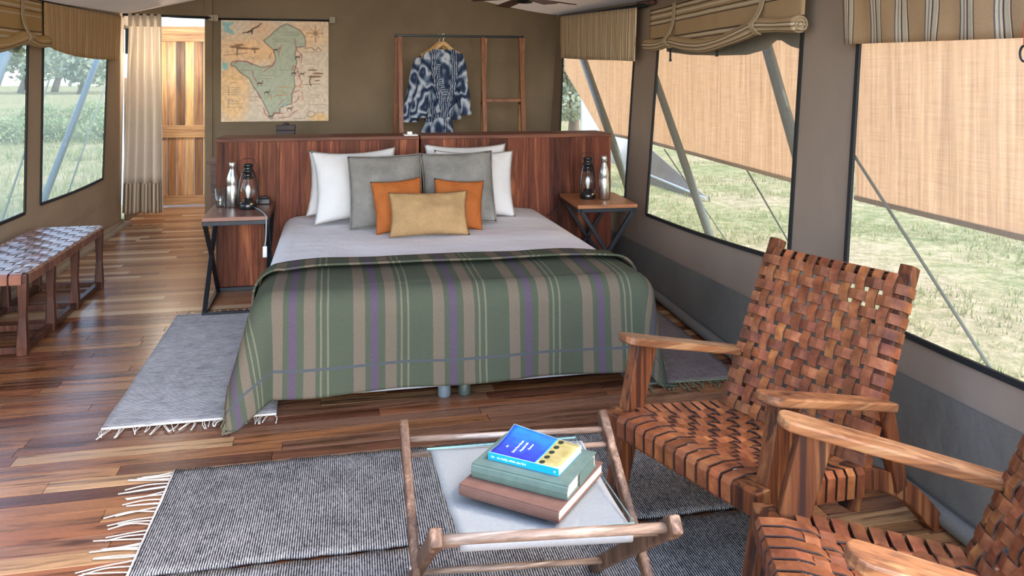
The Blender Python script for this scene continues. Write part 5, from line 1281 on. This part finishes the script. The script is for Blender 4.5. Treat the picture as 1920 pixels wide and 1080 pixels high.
tp = [L_1(226, 31), L_1(82, 4)]; bt = [L_1(222, 113), L_1(180, 111), L_1(142, 106), L_1(112, 97), L_1(86, 86)]
cloth(t, 'valance_cloth', lw, tp, bt, 0.06, 'valance_left', 0.012, 0); hang_rod(t, lw, tp[0], (tp[1][0], tp[1][1]), 0.035)

def roller(label, P, off, topq, path, ties, mat, r, ends, flap, toggles):
    sg = math.copysign(1, off)
    t = thing('roller_blind', label, 'blind', P(path[len(path)//2][0], path[len(path)//2][1]), None or 0)
    cloth(t, 'blind_cloth', P, topq, [path[0], *path[1:-1], path[-1]], off*0.8, mat, 0.004, 1, n=50)
    pts = spline([P(y, z, off) for y, z in path], 8)
    mb = MB(); n = len(pts); mb.tube(pts, [r*(0.82+0.18*abs(cos(k/n*9))) for k in range(n)], 16, uv=True)
    for k in list(mb.uv): mb.uv[k] = (mb.uv[k][0], mb.uv[k][1]*0.21)
    mb.build('rolled_cloth', M[mat], t, smooth=True)
    c = pts[-1] if ends == 'near' else pts[0]; d = (pts[-1]-pts[-2]).normalized() if ends == 'near' else (pts[0]-pts[1]).normalized(); a = V((0, 0, 1)); b = d.cross(a).normalized()
    mb = MB(); mb.sweep([c+d*0.003+(a*cos(q)+b*sin(q))*r*(0.12+0.8*q/14) for q in lin(50, 0, 14)], (0.012, 0.0045), d); mb.build('roll_end', M['canvas_loop_c'], t)
    for (y, z, zt2) in ties:
        mb = MB(); k = off+sg*0.0
        mb.sweep(spline([P(y, zt2, off*0.8+sg*0.012), P(y, lerp(zt2, z, 0.5), off*0.8+sg*0.013), P(y, z+r*1.15, off+sg*r*0.5), P(y, z, off+sg*(r+0.008)), P(y, z-r*0.9, off+sg*r*0.55), P(y, z-r-0.007, off)], 5), (0.045, 0.005), (0, 1, 0)); mb.build('tie_strap', M['canvas_loop_c'], t)
    for (y, z, l) in toggles:
        mb = MB(); p = P(y, z, off*0.4); mb.tube([p, p-V((0, 0, l))], 0.007, 7); mb.tube([p-V((0, 0, l)), p-V((0, 0, l+0.014))], 0.010, 7); mb.build('toggle', M['black_metal'], t)
    if flap:
        cloth(t, 'storm_flap', P, flap[0], flap[1], -sg*0.03, 'canvas_grey', 0.008, 1, n=40, bell=0.02)
    return t
M['canvas_loop_c'] = fabric('tan tie cloth', (0.42, 0.32, 0.21), 0.1)
o2 = -0.085
R2_ = lambda px, py, off=o2: yz(onR(px, py, off))
pth = [R2_(1213, 84), R2_(1235, 84), R2_(1258, 78), R2_(1290, 84), R2_(1325, 85), R2_(1365, 73), R2_(1400, 58), R2_(1424, 48), R2_(1460, 47), R2_(1500, 45)]
zt2 = 1.98
tq = [(R2_(1222, 0, o2*.8)[0], zt2), (R2_(1510, 0, o2*.8)[0], zt2)]
roller('striped roller blind tied up with two straps above the middle right window', rw, o2, tq, pth, [(*R2_(1258, 76), zt2), (*R2_(1424, 47), zt2)], 'roman', 0.042, 'near',
       ([yz(onR(1243, 62, .03)), yz(onR(1505, 50, .03))], [yz(onR(*q, .03)) for q in ((1246, 97), (1290, 103), (1345, 104), (1395, 103), (1432, 92), (1454, 72), (1474, 86), (1504, 94))]),
       [(*R2_(1258, 88, -.03), 0.085), (*R2_(1345, 92, -.03), 0.03)])
L2_ = lambda px, py, off=0.085: yz(onL(px, py, off))
pth = [L2_(84, 78), L2_(66, 78), L2_(48, 70), L2_(25, 78), L2_(0, 85), L2_(-60, 92), L2_(-140, 90)]
tq = [(L2_(78, 0, .07)[0], 2.03), (L2_(-140, 0, .07)[0], 2.0)]
roller('tan striped roller blind tied up above the left window at the photo edge', lw, 0.085, tq, pth, [(*L2_(44, 70), 2.03), (*L2_(-100, 90), 2.0)], 'roman_left', 0.045, 'near',
       ([yz(onL(50, 70, -.03)), yz(onL(-40, 70, -.03))], [yz(onL(*q, -.03)) for q in ((50, 84), (42, 98), (26, 99), (15, 88), (-20, 86), (-40, 86))]), [])
for a, b in (((1197, 8), (1226, 4)),):
    p, q = onR(*a, -0.03), onR(*b, -0.03); mb = MB(); mb.tube([p, q], 0.02, 8); tag(mb.build('tent_pole', M['desk'], smooth=True), 'short dark pole end between the far valance and the striped roller blind', 'pole')
# snap hook dangling below the nearest valance
p = onR(1921, 72, -0.09)
t = thing('snap_hook', 'dark ring hook on a red cord under the nearest right valance', 'hook', p)
mb = MB(); mb.tube([p+V((0, 0, 0.05)), p-V((0, 0, 0.022))], 0.0035, 6); mb.build('red_cord', plain('red cord', (0.45, 0.05, 0.05), 0.8), t)
mb = MB(); c0 = p-V((0, 0, 0.045)); mb.tube([c0+V((0, 0.016*sin(a), 0.024*cos(a))) for a in lin(21, 0, 2*pi)], 0.0035, 7, cap=False); mb.build('hook_ring', M['black_metal'], t, smooth=True)

# ================================================================== clothes rack, hangers, robes
RY = 8.2
b0, b1 = onY(742, 66.5, RY), onY(980, 69.5, RY); bzr = (b0.z+b1.z)/2
rk = thing('clothes_rack', 'red timber clothes rack with a black top rail behind the headboard', 'clothes rack', ((b0.x+b1.x)/2, RY, 0))
mb = MB(); mb.box(((b0.x+b1.x)/2, RY, bzr), (b1.x-b0.x+0.02, 0.035, 0.024)); mb.build('top_rail', M['black_metal'], rk, bevel=0.004)
pxs = [onY(q, 150, RY).x for q in (747, 907, 978)]
for k, x in enumerate(pxs):
    for s in (-1, 1):
        mb = MB(); mb.bar((x+0.012*s*(1 if k else -1), RY+s*0.012, bzr-0.012), (x+0.022*s*(1 if k else -1), RY+s*0.30, 0.0), 0.045, 0.04, (1, 0, 0)); mb.build('leg', M['rack' if (s < 0 or k == 0) else 'rack_light'], rk, bevel=0.003)
for zc in (onY(940, 188, RY).z, 0.72, 0.25):
    sp_ = 0.30*(1-zc/bzr)
    for s in (-1, 1):
        mb = MB(); mb.bar((pxs[1], RY+s*sp_, zc), (pxs[2], RY+s*sp_, zc), 0.03, 0.035, (0, 0, 1)); mb.build('shelf_rail', M['rack'], rk, bevel=0.002)
    for x in pxs[1:]:
        mb = MB(); mb.bar((x, RY-sp_, zc-0.03), (x, RY+sp_, zc-0.03), 0.03, 0.03, (1, 0, 0)); mb.build('tie_rail', M['rack'], rk, bevel=0.002)
mb = MB(); mb.bar((pxs[0], RY, 0.18), (pxs[1], RY, 0.18), 0.03, 0.035, (0, 0, 1)); mb.build('shelf_rail', M['rack'], rk, bevel=0.002)

M['hanger'] = wood('hanger timber', (0.45, 0.24, 0.08), (0.62, 0.36, 0.13), (0.70, 0.45, 0.18), 0, 2, 0.35)
def hanger(label, px, y, rz):
    p = onY(px, 66, y); t = thing('coat_hanger', label, 'hanger', (p.x, y, bzr), rz, group='wooden hangers on the rack')
    mb = MB(); mb.tube(spline([(-0.012, 0, 0.004), (-0.006, 0, 0.022), (0.006, 0, 0.022), (0.014, 0, 0.008), (0.008, 0, -0.02), (0, 0, -0.035), (0, 0, -0.09)], 5), 0.0028, 6); mb.build('hook', M['steel'], t, world=False, smooth=True)
    mb = MB(); mb.sweep(spline([(-0.20, 0, -0.205), (-0.10, 0, -0.15), (-0.03, 0, -0.09), (0, 0, -0.075), (0.03, 0, -0.09), (0.10, 0, -0.15), (0.20, 0, -0.205)], 6), (0.018, 0.042), (0, 1, 0)); mb.build('shoulder_bar', M['hanger'], t, world=False, bevel=0.005)
    mb = MB(); mb.tube([(-0.19, 0, -0.245), (0.19, 0, -0.245)], 0.009, 8); mb.build('trouser_bar', M['hanger'], t, world=False, smooth=True)
    for s in (-1, 1):
        mb = MB(); mb.bar((s*0.19, 0, -0.20), (s*0.19, 0, -0.25), 0.014, 0.014); mb.build('end_post', M['hanger'], t, world=False)
hanger('wooden coat hanger holding the blue and white robe in front', 831, RY, 0.0)
hanger('wooden coat hanger mostly hidden behind the front robe', 824, RY+0.07, 0.25)

g = G('indigo batik cloth'); o_ = g.obj(); n1 = g.noise(o_, 5, 2); v = g.n('VectorMath', 0, {0: o_, 1: g.n('TexNoise', 1, {'Vector': o_, 'Scale': 5.0, 'Detail': 2.0})}, operation='ADD')
ct_n = g.math('PINGPONG', g.math('MULTIPLY', g.noise(g.map(o_, (1.3, 1.3, 0.8)), 5, 1, 0.4), 11.0), 1.0); bl_n = g.noise(o_, 15, 2, 0.6); spk = g.noise(o_, 45, 2, 0.6)
x = g.math('ADD', g.math('MULTIPLY', ct_n, 0.55), g.math('ADD', g.math('MULTIPLY', bl_n, 0.55), g.math('MULTIPLY', spk, 0.15)))
c = g.ramp(x, [(0.38, (0.010, 0.020, 0.055)), (0.55, (0.025, 0.055, 0.12)), (0.70, (0.16, 0.22, 0.32)), (0.88, (0.50, 0.54, 0.62))])
g.set(Base_Color=c, Roughness=0.85); g.bump(n1, 0.3, 0.01); M['batik'] = g.m
rx0 = onY(831, 66, RY).x
X_ = lambda px: onY(px, 150, RY).x-rx0
Z_ = lambda py: onY(831, py, RY).z
def tube_cloth(t, name, lv, depth, seed, yo=0.0, n=28):
    """lv: (left px, right px, py); depth per level"""
    rows_ = []
    for (a, b, py), d in zip(lv, depth): rows_.append(V(((X_(a)+X_(b))/2, (X_(b)-X_(a))/2, Z_(py))).to_4d()*1 if False else ((X_(a)+X_(b))/2, (X_(b)-X_(a))/2, Z_(py), d))
    P = spline([V((c_, h_, z_)) for c_, h_, z_, d_ in rows_], 4); Dp = spline([V((d_, 0, 0)) for *_, d_ in rows_], 4)
    def S(u, k):
        q = P[int(k)]; d = Dp[int(k)].x; a = 2*pi*u; f = 1+0.10*sin(5*a+seed+k*0.12)+0.05*sin(9*a+seed*2)
        return V((q.x+q.y*cos(a), yo+d*sin(a)*f, q.z))
    mb = MB(); mb.grid(S, lin(n+1)[:-1], list(range(len(P))), wrap=True); return mb.build(name, M['batik'], t, world=False, smooth=True)
def robe(label, loc):
    t = thing('batik_robe', label, 'robe', loc, group='batik robes on the rack')
    tube_cloth(t, 'bodice', [(812, 848, 93), (801, 860, 99), (797, 866, 110), (803, 863, 150), (810, 857, 185), (816, 849, 205), (818, 845, 216)], [0.03, 0.045, 0.065, 0.085, 0.085, 0.07, 0.055], 1)
    tube_cloth(t, 'skirt', [(817, 846, 216), (811, 848, 230), (805, 851, 248), (801, 855, 300), (798, 858, 345)], [0.055, 0.07, 0.08, 0.09, 0.10], 2)
    tube_cloth(t, 'sleeve', [(795, 818, 99), (786, 813, 125), (780, 810, 160), (772, 805, 195), (767, 801, 218), (770, 798, 219)], [0.035, 0.05, 0.06, 0.065, 0.07, 0.06], 3, -0.02)
    tube_cloth(t, 'sleeve', [(846, 867, 100), (852, 874, 125), (853, 878, 160), (858, 882, 195), (860, 884, 214), (863, 881, 215)], [0.035, 0.05, 0.06, 0.065, 0.07, 0.06], 4, -0.02)
    for pts in ([(817, 94), (812, 104), (812, 130), (818, 165), (827, 195), (832, 214)], [(846, 94), (850, 104), (850, 130), (845, 165), (836, 195), (830, 214)]):
        yy = [-0.03, -0.075, -0.108, -0.118, -0.10, -0.075]
        mb = MB(); mb.sweep(spline([V((X_(a), y_, Z_(b))) for (a, b), y_ in zip(pts, yy)], 5), (0.062, 0.014), (1, 0.2, 0)); mb.build('lapel', M['batik_dark'], t, world=False, smooth=False)
    mb = MB(); mb.prism([V((X_(a), y_, Z_(b))) for a, b, y_ in ((819, 96, -0.035), (846, 96, -0.035), (848, 130, -0.09), (842, 170, -0.102), (832, 206, -0.085), (824, 180, -0.100), (815, 130, -0.09))], (0, 0.012, 0)); mb.build('inner_back', M['batik_ring'], t, world=False)
    mb = MB(); mb.tube([V(((X_(817)+X_(846))/2+0.083*cos(a), 0.064*sin(a), Z_(216))) for a in lin(25, 0, 2*pi)], 0.016, 8, cap=False); mb.sweep([V((X_(831), -0.08, Z_(216))), V((X_(834), -0.085, Z_(232))), V((X_(833), -0.095, Z_(262)))], (0.03, 0.006), (1, 0, 0)); mb.build('belt', M['batik_dark'], t, world=False, smooth=True)
    return t
g = G('dark indigo batik'); o_ = g.obj(); wv = g.wave(o_, 14, 6.0, 2, 1.6, 'X'); spk = g.noise(o_, 30, 2, 0.6)
g.set(Base_Color=g.ramp(g.math('ADD', g.math('MULTIPLY', wv, 0.5), g.math('MULTIPLY', spk, 0.6)), [(0.35, (0.012, 0.022, 0.06)), (0.6, (0.05, 0.09, 0.17)), (0.85, (0.45, 0.50, 0.60))]), Roughness=0.85); M['batik_dark'] = g.m
g = G('ringed batik lining'); o_ = g.obj(); rg = g.wave(g.map(o_, (0.45, 0, 1)), 16, 5.0, 1, 1.2, 'Z'); g.set(Base_Color=g.ramp(g.math('ADD', rg, g.math('MULTIPLY', g.noise(o_, 30, 2), 0.3)), [(0.4, (0.012, 0.024, 0.055)), (0.75, (0.05, 0.09, 0.15)), (1.0, (0.42, 0.47, 0.54))]), Roughness=0.85); M['batik_ring'] = g.m
rb = robe('blue and white batik robe hanging in front on the rack', (rx0, RY, 0))
copy_thing(rb, (rx0-0.085, RY+0.13, -0.05), 0.10, 'second batik robe hanging behind the first, its dark shoulder showing')

# ================================================================== desk and box behind the left headboard
dk0 = onY(387, 300, 7.55); DKZ = 0.75
t = thing('writing_desk', 'dark timber desk whose corner shows past the left end of the headboard', 'desk', (dk0.x+0.5, 7.85, 0))
mb = MB(); mb.box((dk0.x+0.5, 7.85, DKZ-0.015), (1.0, 0.6, 0.03)); mb.build('desk_top', M['desk'], t, bevel=0.003)
mb = MB(); mb.box((dk0.x+0.5, 7.85, DKZ-0.11), (0.92, 0.52, 0.16)); mb.build('apron', M['desk'], t)
for sx_ in (-1, 1):
    for sy_ in (-1, 1):
        mb = MB(); mb.bar((dk0.x+0.5+sx_*0.44, 7.85+sy_*0.24, DKZ-0.03), (dk0.x+0.5+sx_*0.44, 7.85+sy_*0.24, 0), 0.06, 0.06, (1, 0, 0), 0.04, 0.04); mb.build('leg', M['desk'], t)
bx_ = onY(536, 240, 7.85); ztop = onY(536, 234, 7.85).z
t = thing('wooden_box', 'dark lidded wooden box with a knob showing above the left headboard', 'box', (bx_.x, 7.85, DKZ))
wdb = onY(554, 240, 7.85).x-onY(518, 240, 7.85).x
M['box'] = wood('dark plum timber', (0.035, 0.02, 0.022), (0.065, 0.042, 0.045), (0.09, 0.06, 0.06), 0, 1, 0.5)
mb = MB(); mb.box((bx_.x, 7.85, (DKZ+ztop-0.05)/2), (wdb*0.96, 0.14, ztop-0.05-DKZ)); mb.build('box_body', M['box'], t, bevel=0.004)
mb = MB(); mb.box((bx_.x, 7.85, ztop-0.025), (wdb, 0.15, 0.05)); mb.build('lid', M['box'], t, bevel=0.006)
mb = MB(); mb.lathe([(0.034, 0), (0.032, 0.012), (0.02, 0.02), (0.001, 0.022)], (bx_.x, 7.85, ztop), 14); mb.build('knob', M['box'], t, smooth=True)

# ceiling fan, only one blade dips into the picture
p = onY(1033, 9, 6.0)
hub = V((p.x-0.10, 6.45, p.z+0.10))
t = thing('ceiling_fan', 'dark timber ceiling fan whose blade tip shows at the top of the photo', 'fan', hub)
mb = MB(); mb.lathe([(0.001, -0.05), (0.06, -0.045), (0.08, 0.0), (0.06, 0.05), (0.001, 0.055)], hub, 20); mb.build('motor_housing', M['black_metal'], t, smooth=True)
mb = MB(); mb.tube([hub+V((0, 0, 0.04)), V((hub.x, hub.y, ceil_z(hub.x, hub.y)+0.01))], 0.012, 8); mb.build('down_rod', M['black_metal'], t, smooth=True)
for k in range(4):
    a = atan2(p.y-hub.y, p.x-hub.x)+k*pi/2; d = V((cos(a), sin(a), -0.20 if k == 0 else -0.08))
    mb = MB(); mb.sweep([hub+d*0.07, hub+d*0.18, hub+d*0.46], [(0.05, 0.006), (0.10, 0.008), (0.12, 0.008)], (-sin(a), cos(a), 0.12)); mb.build('blade', M['desk'], t, bevel=0.002)
